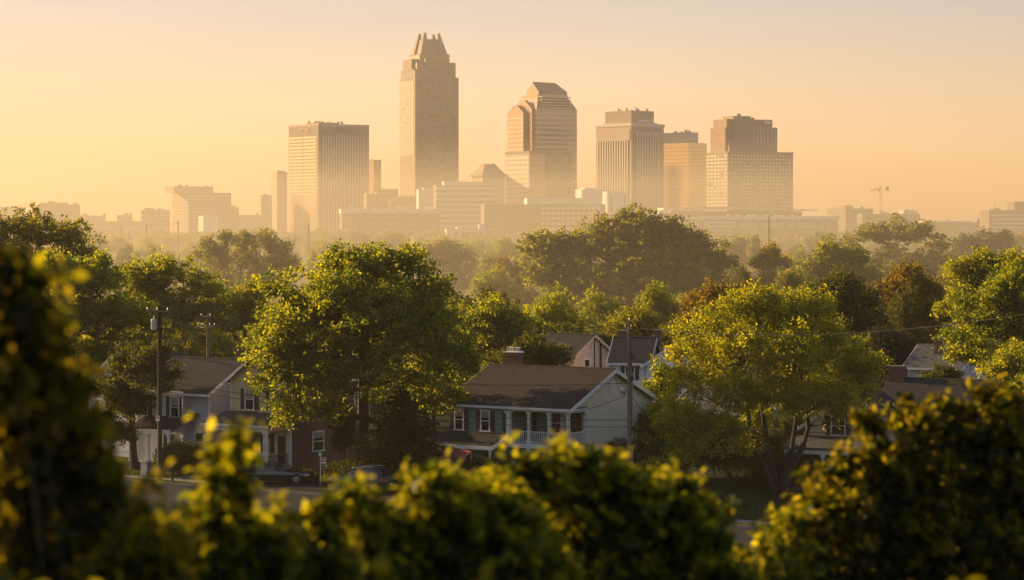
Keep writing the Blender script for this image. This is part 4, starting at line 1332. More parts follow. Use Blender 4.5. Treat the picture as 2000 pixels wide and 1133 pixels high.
boards(mb, 'x', 0, pw, Wd, .4, ze, .16, sgn=1)
ym = Wd / 2
sl = (zr - ze) / ym
boards(mb, 'x', 0, 0, Wd, ze, zr, .16, sgn=1, top=lambda z: (max(0, (z - ze) / sl), min(Wd, Wd - (z - ze) / sl)))
h.part('siding', mb, M_sid_beige)
h.part('gable_wall', MB().prism([(0, ze), (Wd, ze), (ym, zr)], 'x', -.2, -.001), M_sid_beige)
h.part('gable_wall', MB().prism([(0, ze), (Wd, ze), (ym, zr)], 'x', -L, -L + .2), M_sid_beige)
h.gable_roof(-L, 0, 0, Wd, ze, zr, M_shingle_br, ov=.38)
h.part('corner_board', MB().box(-.02, .06, pw - .06, pw + .12, zf, ze), M_trim)
h.part('balcony_beam', MB().box(-bal - .1, .05, -.06, .14, ze - .34, ze - .12).box(-.09, .05, .142, pw - .06, ze - .34, ze - .12), M_trim)
h.part('balcony_floor', MB().box(-bal - .1, .08, -.08, pw - .05, zf - .22, zf), M_deck)
h.part('balcony_fascia', MB().box(-bal - .13, .11, -.14, -.083, zf - .3, zf + .03), M_trim)
for x in (-bal, -3.15, -1.55, 0): h.post(x + .02 if x < 0 else -.05, .03, zf, ze - .34, .17 if x > -4 else .3)
h.post(-.05, pw - .22, zf, ze - .34, .12)
h.railing('y', .03, -bal + .2, -3.2, zf)
h.railing('y', .03, -3.1, -1.6, zf)
h.railing('y', .03, -1.5, -.1, zf)
h.railing('x', -.04, .12, pw - .3, zf)
h.window('y', 0, -8.75, 3.72, 5.05, .62, shut=M_shut_r, blind=.3)
h.window('y', 0, -6.6, 3.72, 5.05, .62, shut=M_shut_r, blind=.35)
h.part('shutter', MB().box(-5.18, -4.82, -.075, 0, 3.7, 5.1), M_shut_r)
h.part('shutter', MB().box(-4.35, -4.02, pw - .08, pw - .03, 3.6, 5.05), M_shut_r)
h.window('y', pw, -2.45, zf + .5, 5.0, .7)
d = h.part('door', MB().box(-1.5, -.55, pw - .09, pw - .035, zf, 5.1).box(-1.58, -1.5, pw - .11, pw - .03, zf, 5.18).box(-.55, -.47, pw - .11, pw - .03, zf, 5.18), M_door)
h.part('door_pane', MB().box(-1.3, -.75, pw - .10, pw - .092, 3.9, 4.9), M_pane, d)
h.part('gable_vent', MB().box(.0, .07, 5.5, 6.15, 6.15, 6.95), M_trim)
mb = MB()
for k in range(7): mb.box(.07, .085, 5.57, 6.08, 6.22 + k * .1, 6.26 + k * .1)
h.part('vent_slat', mb, M_sid_lav)
h.part('downpipe', MB().tube([(.12, -.35, ze - .25), (.14, -.1, ze - .6), (.14, -.02, zf), (.14, -.02, .2)], .05, 6), M_trim)
h.part('downpipe', MB().tube([(-bal - .1, -.42, ze - .2), (-bal - .05, -.15, ze - .55), (-bal - .05, -.12, zf)], .05, 6), M_trim)
h.part('rake_trim', MB().box(.0, .07, pw - .06, pw + .08, .5, zf - .02), M_trim)
# lower porch roof and awning on the left
rz0, rz1 = 2.75, 3.45
mb = MB().add([(-L - .3, -2.2, rz0), (-bal + .1, -2.2, rz0), (-bal + .1, 0, rz1), (-L - .3, 0, rz1), (-L - .3, -2.2, rz0 + .14), (-bal + .1, -2.2, rz0 + .14), (-bal + .1, 0, rz1 + .14), (-L - .3, 0, rz1 + .14)],
              [(0, 3, 2, 1), (4, 5, 6, 7), (0, 1, 5, 4), (1, 2, 6, 5), (2, 3, 7, 6), (3, 0, 4, 7)])
h.part('porch_roof', mb, M_shingle_gr)
h.part('porch_fascia', MB().box(-L - .3, -bal + .1, -2.28, -2.203, rz0 - .12, rz0 + .12), M_trim)
h.part('porch_rake', MB().add([(-bal + .17, -2.2, rz0 - .1), (-bal + .17, 0, rz1 - .1), (-bal + .17, 0, rz1 + .16), (-bal + .17, -2.2, rz0 + .16), (-bal + .103, -2.2, rz0 - .1), (-bal + .103, 0, rz1 - .1), (-bal + .103, 0, rz1 + .16), (-bal + .103, -2.2, rz0 + .16)],
       [(0, 1, 2, 3), (7, 6, 5, 4), (0, 3, 7, 4), (1, 5, 6, 2), (3, 2, 6, 7), (0, 4, 5, 1)]), M_trim)
h.part('awning', MB().add([(-8.9, -2.35, 2.55), (-6.2, -2.35, 2.55), (-6.2, -3.2, 2.1), (-8.9, -3.2, 2.1), (-8.9, -3.2, 1.95), (-6.2, -3.2, 1.95)], [(0, 1, 2, 3), (3, 2, 5, 4)]), M_awn)
for x in (-9.2, -7.1, -4.95): h.post(x, -2.05, .45, rz0 - .1, .12)
for x in (-3.15, -1.55, -.1): h.post(x, -.0, .45, zf - .3, .14)
h.part('porch_floor', MB().box(-L, .1, -2.3, -.003, .05, .45).box(-bal, .1, 0, .895, .05, .45), M_deck)
h.window('y', 0, -8.2, 1.0, 2.3, .8)
d = h.part('door', MB().box(-6.6, -5.7, -.06, -.003, .45, 2.45), M_door)
h.window('y', .9, -2.9, 1.1, 2.3, .9)
h.window('y', .9, -1.2, 1.1, 2.3, .7)
# chimney at the left end
h.chimney(-8.2, ym + .4, 6.2, 8.75, 1.15, .7, pots=True)
# meter and pipes on the end wall
h.part('meter_box', MB().box(.03, .22, 9.55, 9.8, 4.0, 4.5).box(.03, .12, 9.62, 9.7, 2.4, 4.0), M_iron)
h.window('x', 0, 10.4, 3.0, 3.9, .6, sgn=1)

# ---- yellow house with brick side
h = House('yellow_house', 'cream-yellow gabled house with a brick side wall and a full-width front porch', -15.9, 172)
L, Wd, ze, zr = 5.3, 9.6, 6.65, 8.7
h.part('wall', MB().box(-L, -.02, .0, Wd, 0, ze), M_sid_yel)
h.part('brick_wall', MB().box(-.018, .12, .14, Wd, 0, ze), M_brick)
h.part('gable_wall', MB().prism([(-L, ze), (0, ze), (-L / 2, zr)], 'y', .0, .2), M_sid_yel)
mb = MB()
boards(mb, 'y', 0, -L, 0, .5, ze, .22)
boards(mb, 'y', 0, -L, 0, ze, zr, .22, top=lambda z: (-L + (z - ze) * (L / 2) / (zr - ze), -(z - ze) * (L / 2) / (zr - ze)))
h.part('siding', mb, M_sid_yel)
h.part('corner_board', MB().box(-L - .03, -L + .12, -.05, .1, .5, ze), M_trim)
h.part('corner_board', MB().box(-.1, .13, -.05, .135, .5, ze), M_trim)
h.gable_roof(-L, 0, 0, Wd, ze, zr, M_shingle_gr, axis='y', ov=.4)
h.window('y', 0, -L + 1.75, 4.55, 5.95, .72, shut=M_shut_d, blind=.5)
h.window('y', 0, -1.25, 4.55, 5.95, .72, shut=M_shut_d, blind=.5)
h.window('x', .12, 3.1, 4.35, 5.55, .9, sgn=1, blind=.4)
h.window('x', .12, 3.2, 1.5, 2.8, 1.2, sgn=1, blind=.3)
h.window('x', .12, 7.2, 4.35, 5.55, .9, sgn=1)
pd, pz0, pz1 = 2.6, 3.55, 4.25
mb = MB().add([(-L - .35, -pd - .3, pz0), (.35, -pd - .3, pz0), (.35, 0, pz1), (-L - .35, 0, pz1), (-L - .35, -pd - .3, pz0 + .13), (.35, -pd - .3, pz0 + .13), (.35, 0, pz1 + .13), (-L - .35, 0, pz1 + .13)],
              [(0, 3, 2, 1), (4, 5, 6, 7), (0, 1, 5, 4), (1, 2, 6, 5), (2, 3, 7, 6), (3, 0, 4, 7)])
h.part('porch_roof', mb, M_shingle_lg)
h.part('porch_gutter', MB().box(-L - .35, .35, -pd - .42, -pd - .303, pz0 - .02, pz0 + .13), M_trim)
h.part('porch_beam', MB().box(-L - .1, .1, -pd - .1, -pd + .1, pz0 - .33, pz0 - .03), M_trim)
mb = MB().prism([(-pd + .1, pz0 - .3), (-.03, pz0 - .3), (-.03, pz1 - .05), (-pd + .1, pz0 + .08)], 'x', .06, .12)
h.part('porch_gable', mb, M_sid_peach)
for x in (-L, -L + 1.75, -L + 3.5, -.22, 0): h.post(x, -pd, .75, pz0 - .33, .15)
h.part('porch_floor', MB().box(-L - .1, .12, -pd - .15, -.03, .05, .75), M_deck)
h.railing('y', -pd, -L + 1.85, -L + 3.4, .75, .8, M_trim)
h.railing('y', -pd, -L + .1, -L + 1.65, .75, .8, M_trim)
h.railing('y', -pd, -L + 3.6, -.3, .75, .8, M_iron)
h.railing('x', .04, -pd + .1, -.15, .75, .8, M_iron)
h.window('y', 0, -L + 1.4, 1.5, 2.8, .8, shut=M_shut_d)
h.window('y', 0, -L + 3.1, 1.5, 2.8, .8, shut=M_shut_d)
dd = h.part('door', MB().box(-1.0, -.25, -.07, -.031, .75, 2.75), M_door)
h.part('door_frame', MB().box(-1.14, -1.0, -.09, -.031, .75, 2.87).box(-.25, -.11, -.09, -.031, .75, 2.87).box(-1.0, -.25, -.09, -.031, 2.75, 2.87), M_trim, dd)
h.part('porch_lamp', MB().lathe((-1.5, -.4, 2.72), [(.02, .16), (.09, .12), (.1, -.08), (.03, -.14)], 8), M_iron)
h.chimney(-4.4, 5.2, 7.2, 9.35, .75, .6)

# ---- white house on the left
h = House('white_house', 'white clapboard house with a grey roof and dark shutters behind the first pole', -22.1, 176)
L, Wd, ze, zr = 6.2, 8.0, 5.6, 7.7
h.part('wall', MB().box(-L, 0, 0, Wd, 0, ze).box(-L, -1.9, -.7, -.003, 0, ze), M_sid_white)
h.part('gable_wall', MB().prism([(0, ze), (Wd, ze), (Wd / 2, zr)], 'x', -.2, -.001), M_sid_lav)
mb = MB()
boards(mb, 'y', -.7, -L, -1.9, .5, ze, .2)
h.part('siding', mb, M_sid_white)
mb = MB()
boards(mb, 'x', -1.9, -.7, 0, .5, ze, .2, sgn=1)
boards(mb, 'y', 0, -1.9, 0, .5, ze, .2)
boards(mb, 'x', 0, 0, Wd, .5, ze, .2, sgn=1)
sl = (zr - ze) / (Wd / 2)
boards(mb, 'x', 0, 0, Wd, ze, zr, .2, sgn=1, top=lambda z: ((z - ze) / sl, Wd - (z - ze) / sl))
h.part('siding', mb, M_sid_lav)  # shade on the white house's side and recessed walls, put into the colour
h.gable_roof(-L, 0, -.35, Wd, ze - .02, zr, M_shingle_gr, ov=.4)
for x, y in ((-L, -.7), (-1.9, -.7), (0, 0)): h.part('corner_board', MB().box(x - .1, x + .04, y - .045, y + .1, .4, ze - .05), M_trim)
h.window('y', -.7, -2.65, 3.75, 5.15, .72, shut=M_shut_d, blind=.4)
h.window('y', -.7, -5.6, 3.75, 5.15, .6, shut=M_shut_d)
pz0, pz1, pd = 2.95, 3.9, 1.9
mb = MB().add([(-L + .8, -.7 - pd, pz0), (-1.35, -.7 - pd, pz0), (-.9, -.0, pz1), (-L + .8, -.0, pz1), (-L + .8, -.7 - pd, pz0 + .13), (-1.35, -.7 - pd, pz0 + .13), (-.9, 0, pz1 + .13), (-L + .8, 0, pz1 + .13)],
              [(0, 3, 2, 1), (4, 5, 6, 7), (0, 1, 5, 4), (1, 2, 6, 5), (2, 3, 7, 6), (3, 0, 4, 7)])
h.part('porch_roof', mb, M_shingle_br)
h.part('porch_gable', MB().prism([(-.65 - pd, pz0 - .2), (-.75, pz0 - .2), (-.75, pz1 - .36), (-.65 - pd, pz0 - .03)], 'x', -1.62, -1.56), M_sid_lav)
h.part('porch_beam', MB().box(-L + .8, -1.55, -.7 - pd - .05, -.7 - pd + .12, pz0 - .3, pz0 - .05), M_trim)
for x in (-L + .9, -L + 2.6, -1.7): h.post(x, -.65 - pd, .5, pz0 - .3, .16)
h.part('porch_floor', MB().box(-L + .7, -1.5, -.8 - pd, -.75, .05, .5), M_deck)
h.part('door', MB().box(-3.7, -2.8, -.8, -.735, .5, 2.5), M_door)
h.window('y', 0, -.9, 1.2, 2.6, .7)
h.part('downpipe', MB().tube([(-1.85, -.95, ze - .2), (-1.86, -.8, ze - .5), (-1.86, -.8, .3)], .05, 6), M_trim)
h.part('satellite_dish', MB().lathe((-L + .25, -1.25, 5.05), [(.05, .1), (.28, .04), (.40, -.08), (.36, -.06), (.05, .06)], 14, 'y').tube([(-L + .25, -.75, 4.6), (-L + .25, -1.15, 5.0)], .03, 5), M_iron)
h.chimney(-1.1, 5.4, 6.8, 8.6, 1.0, .7)

# ---- left-most white gable half hidden in leaves
h = House('white_house', 'white gable with pale rake boards half hidden by leaves left of the white clapboard house', -28.6, 184.5)
L, Wd, ze, zr = 5.0, 8.0, 5.6, 7.6
h.part('wall', MB().box(-L, 0, 0, Wd, 0, ze), M_sid_white)
mb = MB()
boards(mb, 'y', 0, -L, 0, .5, ze, .2); boards(mb, 'y', 0, -L, 0, ze, zr, .2, top=lambda z: (-L + (z - ze) * (L / 2) / (zr - ze), -(z - ze) * (L / 2) / (zr - ze)))
h.part('siding', mb, M_sid_white)
h.part('gable_wall', MB().prism([(-L, ze), (0, ze), (-L / 2, zr)], 'y', .003, .2), M_sid_white)
h.gable_roof(-L, 0, 0, Wd, ze, zr, M_shingle_gr, axis='y', ov=.35)
h.window('y', 0, -2.5, 3.7, 5.0, .7, shut=M_shut_d)

# ---- houses in the second row
def back_house(name, label, px, D, L, Wd, ze, zr, sid, roof, yaw, axis='x', trim=None):
    x, _, _ = P(px, 0, D)
    h = House(name, label, x, D, yaw)
    h.part('wall', MB().box(-L, 0, 0, Wd, 0, ze), sid)
    mb = MB()
    boards(mb, 'y', 0, -L, 0, .4, ze, .22)
    boards(mb, 'x', 0, 0, Wd, .4, ze, .22, sgn=1)
    if axis == 'x':
        sl = (zr - ze) / (Wd / 2)
        boards(mb, 'x', 0, 0, Wd, ze, zr, .22, sgn=1, top=lambda z: ((z - ze) / sl, Wd - (z - ze) / sl))
        h.part('gable_wall', MB().prism([(0, ze), (Wd, ze), (Wd / 2, zr)], 'x', -.2, -.001), sid)
    else:
        sl = (zr - ze) / (L / 2)
        boards(mb, 'y', 0, -L, 0, ze, zr, .22, top=lambda z: (-L + (z - ze) / sl, -(z - ze) / sl))
        h.part('gable_wall', MB().prism([(-L, ze), (0, ze), (-L / 2, zr)], 'y', .001, .2), sid)
    h.part('siding', mb, sid)
    h.gable_roof(-L, 0, 0, Wd, ze, zr, roof, axis=axis, ov=.35, trim=trim)
    return h
# peach house: gable end faces right and near
h = back_house('peach_house', 'small peach clapboard house with a grey roof behind the green house', 1121, 214, 4.5, 5.3, 6.3, 7.85, M_sid_peach, M_shingle_gr, -40, trim=M_sid_peach)
h.window('x', 0, 1.8, 4.5, 5.75, .7, sgn=1)
h.part('gable_vent', MB().box(.03, .08, 2.45, 2.85, 6.7, 7.2), M_sid_lav)
h.window('y', 0, -2.2, 4.2, 5.5, .7)
h.part('drainpipe', MB().tube([(.15, 3.7, 7.1), (.15, 3.7, 2)], .09, 6), M_iron)
# white house behind the pole
h = back_house('white_house', 'bright white house with a charcoal roof and brick chimneys behind the third pole', 1264, 207, 3.1, 6.4, 6.0, 7.9, M_sid_white, M_shingle_gr, -12)
h.part('cross_wall', MB().box(.003, 4.2, -.4, 5.9, 0, 5.9), M_sid_white)
mb = MB()
boards(mb, 'y', -.4, .003, 4.2, .4, 5.9, .22)
boards(mb, 'y', -.4, .003, 4.2, 5.9, 7.4, .22, top=lambda z: (.003 + (z - 5.9) * 1.4, 4.2 - (z - 5.9) * 1.4))
h.part('siding', mb, M_sid_white)
h.gable_roof(.003, 4.2, -.4, 6, 5.9, 7.4, M_shingle_gr, axis='y', ov=.35, name='cross_roof')
h.window('y', 0, -1.5, 4.5, 5.6, .7, shut=M_shut_d, sw=.36)
h.window('y', -.4, 2.1, 4.3, 5.5, .7)
h.chimney(-2.9, 5.8, 5.5, 8.4, .9, .7)
h.chimney(.4, 3.4, 7.2, 8.6, .55, .5)
# far sunlit white house
h = back_house('white_house', 'distant sunlit white house glimpsed between the peach house and the chimney', 1206, 300, 4.0, 6, 4.6, 6.3, M_sid_white, M_shingle_gr, -40, 'y')
h.window('y', 0, -2, 2.4, 3.6, .8)
# grey-roofed house on the right
h = back_house('grey_roofed_house', 'low house with a grey shingle roof and one brick chimney on the right', 1873, 205, 4.7, 6.4, 5.6, 7.25, M_sid_lav, M_shingle_lg, -32)
h.window('y', 0, -2.9, 4.2, 5.2, .9, blind=.0)
h.chimney(-2.6, 2.0, 6.1, 8.0, .75, .6)
# long dark roof in front of it
h = back_house('dark_roofed_house', 'house with a long near-black roof and a brick chimney behind the right-hand bushes', 1905, 168, 7.2, 9, 4.6, 6.6, M_sid_lav, M_shingle_gr, -26, trim=M_shingle_gr)
h.chimney(-6.9, 4.2, 5.8, 7.55, 1.1, .7)
h.window('y', 0, -2, 2.6, 3.8, .9)
# gabled house with a porch behind the bright tree
x0 = P(1752, 0, 163)[0]
h = House('gabled_house', 'shadowed house with a gable, white-framed window and corner porch behind the bright tree', x0, 163, -18)
L, Wd, ze, zr = 6.3, 8, 4.2, 6.4
h.part('wall', MB().box(-L, 0, 0, Wd, 0, ze), M_sid_beige)
h.part('gable_wall', MB().prism([(-L, ze), (0, ze), (-L / 2, zr)], 'y', .001, .2), M_sid_beige)
mb = MB()
boards(mb, 'y', 0, -L, 0, .4, ze, .2)
boards(mb, 'y', 0, -L, 0, ze, zr, .2, top=lambda z: (-L + (z - ze) * (L / 2) / (zr - ze), -(z - ze) * (L / 2) / (zr - ze)))
h.part('siding', mb, M_sid_beige)
h.gable_roof(-L, 0, 0, Wd, ze, zr, M_shingle_gr, axis='y', ov=.4)
h.window('y', 0, -4.0, 3.55, 4.75, .85, shut=M_shut_d)
h.window('y', 0, -1.7, 3.55, 4.75, .85, shut=M_shut_d)
pd = 3.2
mb = MB().add([(-L - 1.0, -pd, 2.75), (-1.8, -pd, 2.75), (-1.8, -.003, 3.35), (-L - .5, -.003, 3.35), (-L - 1.0, -pd, 2.9), (-1.8, -pd, 2.9), (-1.8, -.003, 3.45), (-L - .5, -.003, 3.45)],
              [(0, 3, 2, 1), (4, 5, 6, 7), (0, 1, 5, 4), (1, 2, 6, 5), (2, 3, 7, 6), (3, 0, 4, 7)])
h.part('porch_roof', mb, M_shingle_lg)
h.part('porch_beam', MB().box(-L - .8, -1.8, -pd + .1, -pd + .3, 2.45, 2.74).box(-L - .8, -L - .6, -pd + .303, -.003, 2.45, 2.74), M_trim)
for x in (-L - .6, -L + 1.8, -2.0): h.post(x, -pd + .2, .35, 2.45, .2)
h.part('porch_floor', MB().box(-L - .9, -1.7, -pd, -.04, 0, .35), M_deck)
# low grey roof glimpsed through the bright tree
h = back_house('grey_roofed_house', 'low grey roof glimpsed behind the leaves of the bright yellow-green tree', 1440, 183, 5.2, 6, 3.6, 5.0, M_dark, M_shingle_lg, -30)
# ------------------------------------------------------------------ poles, wires, signs, cars
M_wood = mat('weathered_pole_wood', (.27, .195, .125), .9, noise=.5, nscale=5, bump=.5, bscale=20)
M_woodd = mat('dark_pole_wood', (.055, .04, .03), .9, noise=.4, nscale=5, bump=.5, bscale=20)
M_galv = mat('galvanised_steel', (.42, .42, .42), .4, metal=.6)
M_porc = mat('insulator_porcelain', (.22, .20, .18), .35)
M_wire = mat('wire_sheath', (.07, .065, .06), .6)
M_signr = mat('red_sign_paint', (.45, .04, .04), .5)
M_signgr = mat('green_sign_paint', (.03, .22, .10), .5)
M_signwh = mat('white_sign_paint', (.7, .7, .68), .5)

def pole(label, px, D, ytop, m, r0=.17, arms=(), z0=0, yaw=-32, name='utility_pole'):
    x, _, _ = P(px, 0, D)
    zt = P(0, ytop, D)[2]
    root = empty(name, (x, D, z0), R(yaw), label, 'utility pole')
    MB().tube([(0, 0, -.4), (0, 0, zt * .5), (0, 0, zt)], [r0, r0 * .85, r0 * .68], 12).build('pole_shaft', m, root, True)
    pts = []
    for (ya, w0, w1, ins) in arms:
        za = P(0, ya, D)[2]
        a = MB().box(w0, w1, -r0 - .12, -r0, za - .06, za + .06).tube([(w0 * .5, -r0 - .06, za), (0, -r0 + .02, za - .6)], .025, 4).tube([(w1 * .5, -r0 - .06, za), (0, -r0 + .02, za - .6)], .025, 4).build('crossarm', m if m is M_woodd else M_wood, root)
        for u in ins:
            MB().lathe((u, -r0 - .06, za + .06), [(.025, 0), (.025, .07), (.055, .09), (.04, .13), (.055, .16), (.03, .21)], 8).build('insulator', M_porc, a)
            pts.append((u, za + .3))
    return root, x, zt
p1, p1x, p1z = pole('dark utility pole with one crossarm, a transformer and a small sign beside the white house', 312, 168, 597, M_woodd, .19, ((608, -1.0, 1.1, (-.9, .0, .95)),))
zz = P(0, 634, 168)[2]
MB().lathe((-.42, -.15, zz - .35), [(.16, 0), (.2, .05), (.2, .62), (.22, .66), (.12, .74)], 14).tube([(-.42, -.15, zz + .4), (-.35, -.15, zz + .7)], .03, 5).build('transformer', mat('pale_transformer', (.6, .6, .6), .4), p1, True)
zz = P(0, 817, 168)[2]
s1 = MB().box(-.18, .18, -.24, -.215, zz - .18, zz + .18).build('sign_panel', M_signwh, p1)
MB().box(-.14, .14, -.252, -.242, zz + .02, zz + .14).box(-.13, -.02, -.252, -.242, zz - .04, zz - .01).box(.0, .12, -.252, -.242, zz - .10, zz - .07).build('sign_print', M_signr, s1)
p2, p2x, p2z = pole('pale utility pole with two crossarms and insulators behind the white house', 406, 232, 612, M_wood, .16, ((618, -.7, .6, (-.6, .5)), (636, -1.1, 1.1, (-1.0, -.4, .4, 1.0))))
p3, p3x, p3z = pole('tall weathered utility pole with a round silver lamp in front of the beige gable', 1230, 160, 627, M_wood, .19, ((641, -.25, .3, (-.2, .25)),))
MB().lathe((0, 0, p3z), [(.06, 0), (.06, .06), (.09, .1), (.05, .2)], 8).build('pole_top_insulator', M_porc, p3)
zl = P(0, 762, 160)[2]
lm = MB().tube([(0, -.1, zl + .35), (-.2, -.12, zl + .3), (-.38, -.12, zl + .1)], .03, 6).build('lamp_arm', M_galv, p3)
MB().lathe((-.42, -.12, zl - .02), [(.05, .22), (.16, .16), (.22, .02), (.23, -.08), (.15, -.2), (.04, -.25)], 14).build('lamp_head', M_galv, lm, True)
for yy, w in ((700, .22), (742, .2), (840, .3), (868, .25)):
    z = P(0, yy, 160)[2]
    MB().box(.1, .1 + w, -.12, .02, z - .05, z + .25).build('pole_fitting', M_iron, p3)
MB().tube([(.21, .02, .2), (.2, .02, p3z * .7)], .03, 5).build('conduit', M_galv, p3)
p4, _, _ = pole('thin dark pole in front of the peach house gable', 1161, 205, 660, M_woodd, .085)
pole('small crossarmed pole in the hazy distance on the left', 348, 760, 431, M_woodd, .34, ((436, -2.1, 2.1, (-1.8, 1.8)),))
pole('plain hazy pole left of the small crossarmed one', 286, 780, 436, M_woodd, .34, ((441, -.9, .9, ()),))
pole('faint short hazy pole farthest left in the distance', 237, 900, 441, M_woodd, .3, ((444, -.9, .9, ()),))
pole('tall hazy transmission pole rising behind the large oak', 603, 700, 436, M_woodd, .33, ((441, -1.0, .8, (-.8, .6)), (446, -1.4, .2, (-1.2,))))
pole('hazy pole standing before the colonnaded building', 1502, 560, 423, M_woodd, .22, ())

def wire(label, a, b, sag, group=None, r=.022):
    n = 18
    pts = []
    for i in range(n + 1):
        t = i / n
        pts.append((a[0] + (b[0] - a[0]) * t, a[1] + (b[1] - a[1]) * t, a[2] + (b[2] - a[2]) * t - sag * 4 * t * (1 - t)))
    o = MB().tube(pts, r, 4).build('overhead_wire', M_wire)
    tag(o, label, 'wire', group)
def pp(px, py, D): return P(px, py, D)
wire('upper overhead wire sagging across the large oak to the weathered pole', pp(312, 690, 167.8), pp(1228, 748, 159.8), .9)
wire('middle overhead wire passing in front of the porches', pp(312, 742, 167.8), pp(1229, 820, 159.8), .8)
wire('lowest overhead wire passing in front of the porches', pp(312, 752, 167.8), pp(1229, 834, 159.8), .8)
wire('overhead wire continuing right from the weathered pole through the bright tree', pp(1231, 822, 159.8), pp(2080, 838, 140), .5)
wire('thin overhead wire running right from the top of the weathered pole', pp(1231, 640, 160), pp(2080, 600, 140), 1.0)
wire('thin high wire between the weathered pole top and the far left', pp(1230, 632, 160), pp(312, 606, 168), 1.2)
wire('service wire from the first pole to the two-armed pole', pp(316, 612, 168), pp(402, 636, 232), .5)
wire('second service wire below it between the first and two-armed poles', pp(316, 668, 168), pp(404, 640, 232), .5)
wire('drooping service wire from the weathered pole to the balcony beam', pp(1226, 770, 160), (4.0, 162.4, 5.2), .15)
wire('slack cable from the gable peak to the weathered pole', pp(1202, 738, 167), pp(1228, 792, 160), .35)
wire('cable from the weathered pole down to the meter on the beige wall', pp(1232, 768, 160), pp(1272, 815, 170), .3)
wire('hazy wire strung between the small distant poles', pp(237, 444, 900), pp(348, 437, 760), 1.0, r=.06)

# street signs on a post
def sign_post():
    x, y, _ = P(626, 0, 164)
    r = empty('street_sign', (x, y, 0), R(-14), 'thin post with small green, red and white signs behind the bushes', 'street sign')
    zt = P(0, 883, 164)[2]
    MB().tube([(0, 0, -.3), (0, 0, zt)], .032, 6).build('post', M_galv, r)
    g = MB().box(-.14, .12, -.06, -.04, zt - .28, zt).build('sign_panel', M_signgr, r)
    MB().box(-.09, .07, -.068, -.062, zt - .24, zt - .05).build('sign_print', M_signwh, g)
    w = MB().box(-.02, .42, -.06, -.04, zt - .92, zt - .34).build('sign_panel', M_signwh, r)
    MB().box(.02, .38, -.068, -.062, zt - .47, zt - .37).box(.0, .4, -.068, -.062, zt - .65, zt - .55).build('sign_print', M_signr, w)
    MB().box(.02, .38, -.068, -.062, zt - .9, zt - .76).build('sign_print', M_signgr, w)
sign_post()
# mailbox
x, y, _ = P(337, 0, 167.5)
r = empty('mailbox', (x, y, 0), R(-32), 'dark mailbox on a post beside the garden path', 'mailbox')
MB().box(-.05, .05, -.05, .05, -.1, 1.05).build('post', M_woodd, r)
MB().prism([(-.12, 1.05), (.12, 1.05), (.12, 1.2), (.08, 1.29), (0, 1.32), (-.08, 1.29), (-.12, 1.2)], 'y', -.28, .28).build('mailbox_body', M_iron, r)
MB().box(.12, .14, -.05, .0, 1.1, 1.34).build('mailbox_flag', M_signr, r)
x, y, _ = P(285, 0, 171)
r = empty('utility_box', (x, y, 0), R(-32), 'grey utility cabinet on the lawn left of the first pole', 'cabinet')
MB().frust((-.3, .3, -.25, .25), 0, (-.28, .28, -.22, .22), .95).build('cabinet_body', M_galv, r)
MB().box(-.32, .32, -.27, .27, .95, 1.02).build('cabinet_lid', M_galv, r)

# ---- cars
M_black = mat('black_car_paint', (.012, .012, .014), .12, spec=.9)
M_greyp = mat('dark_grey_car_paint', (.05, .05, .055), .15, metal=.5, spec=.9)
M_cglass = mat('car_glass', (.015, .017, .018), .03, spec=1.0)
M_tyre = mat('tyre_rubber', (.012, .012, .012), .9)
M_rim = mat('alloy_rim', (.45, .45, .45), .3, metal=.8)
M_tail = mat('tail_light_lens', (.42, .02, .015), .2, spec=.8)
M_head = mat('head_light_lens', (.6, .6, .62), .1, spec=.9)
M_chrome = mat('chrome_trim', (.6, .6, .6), .15, metal=1)
M_plast = mat('black_plastic', (.015, .015, .015), .6)
M_plate = mat('number_plate', (.6, .6, .58), .5)

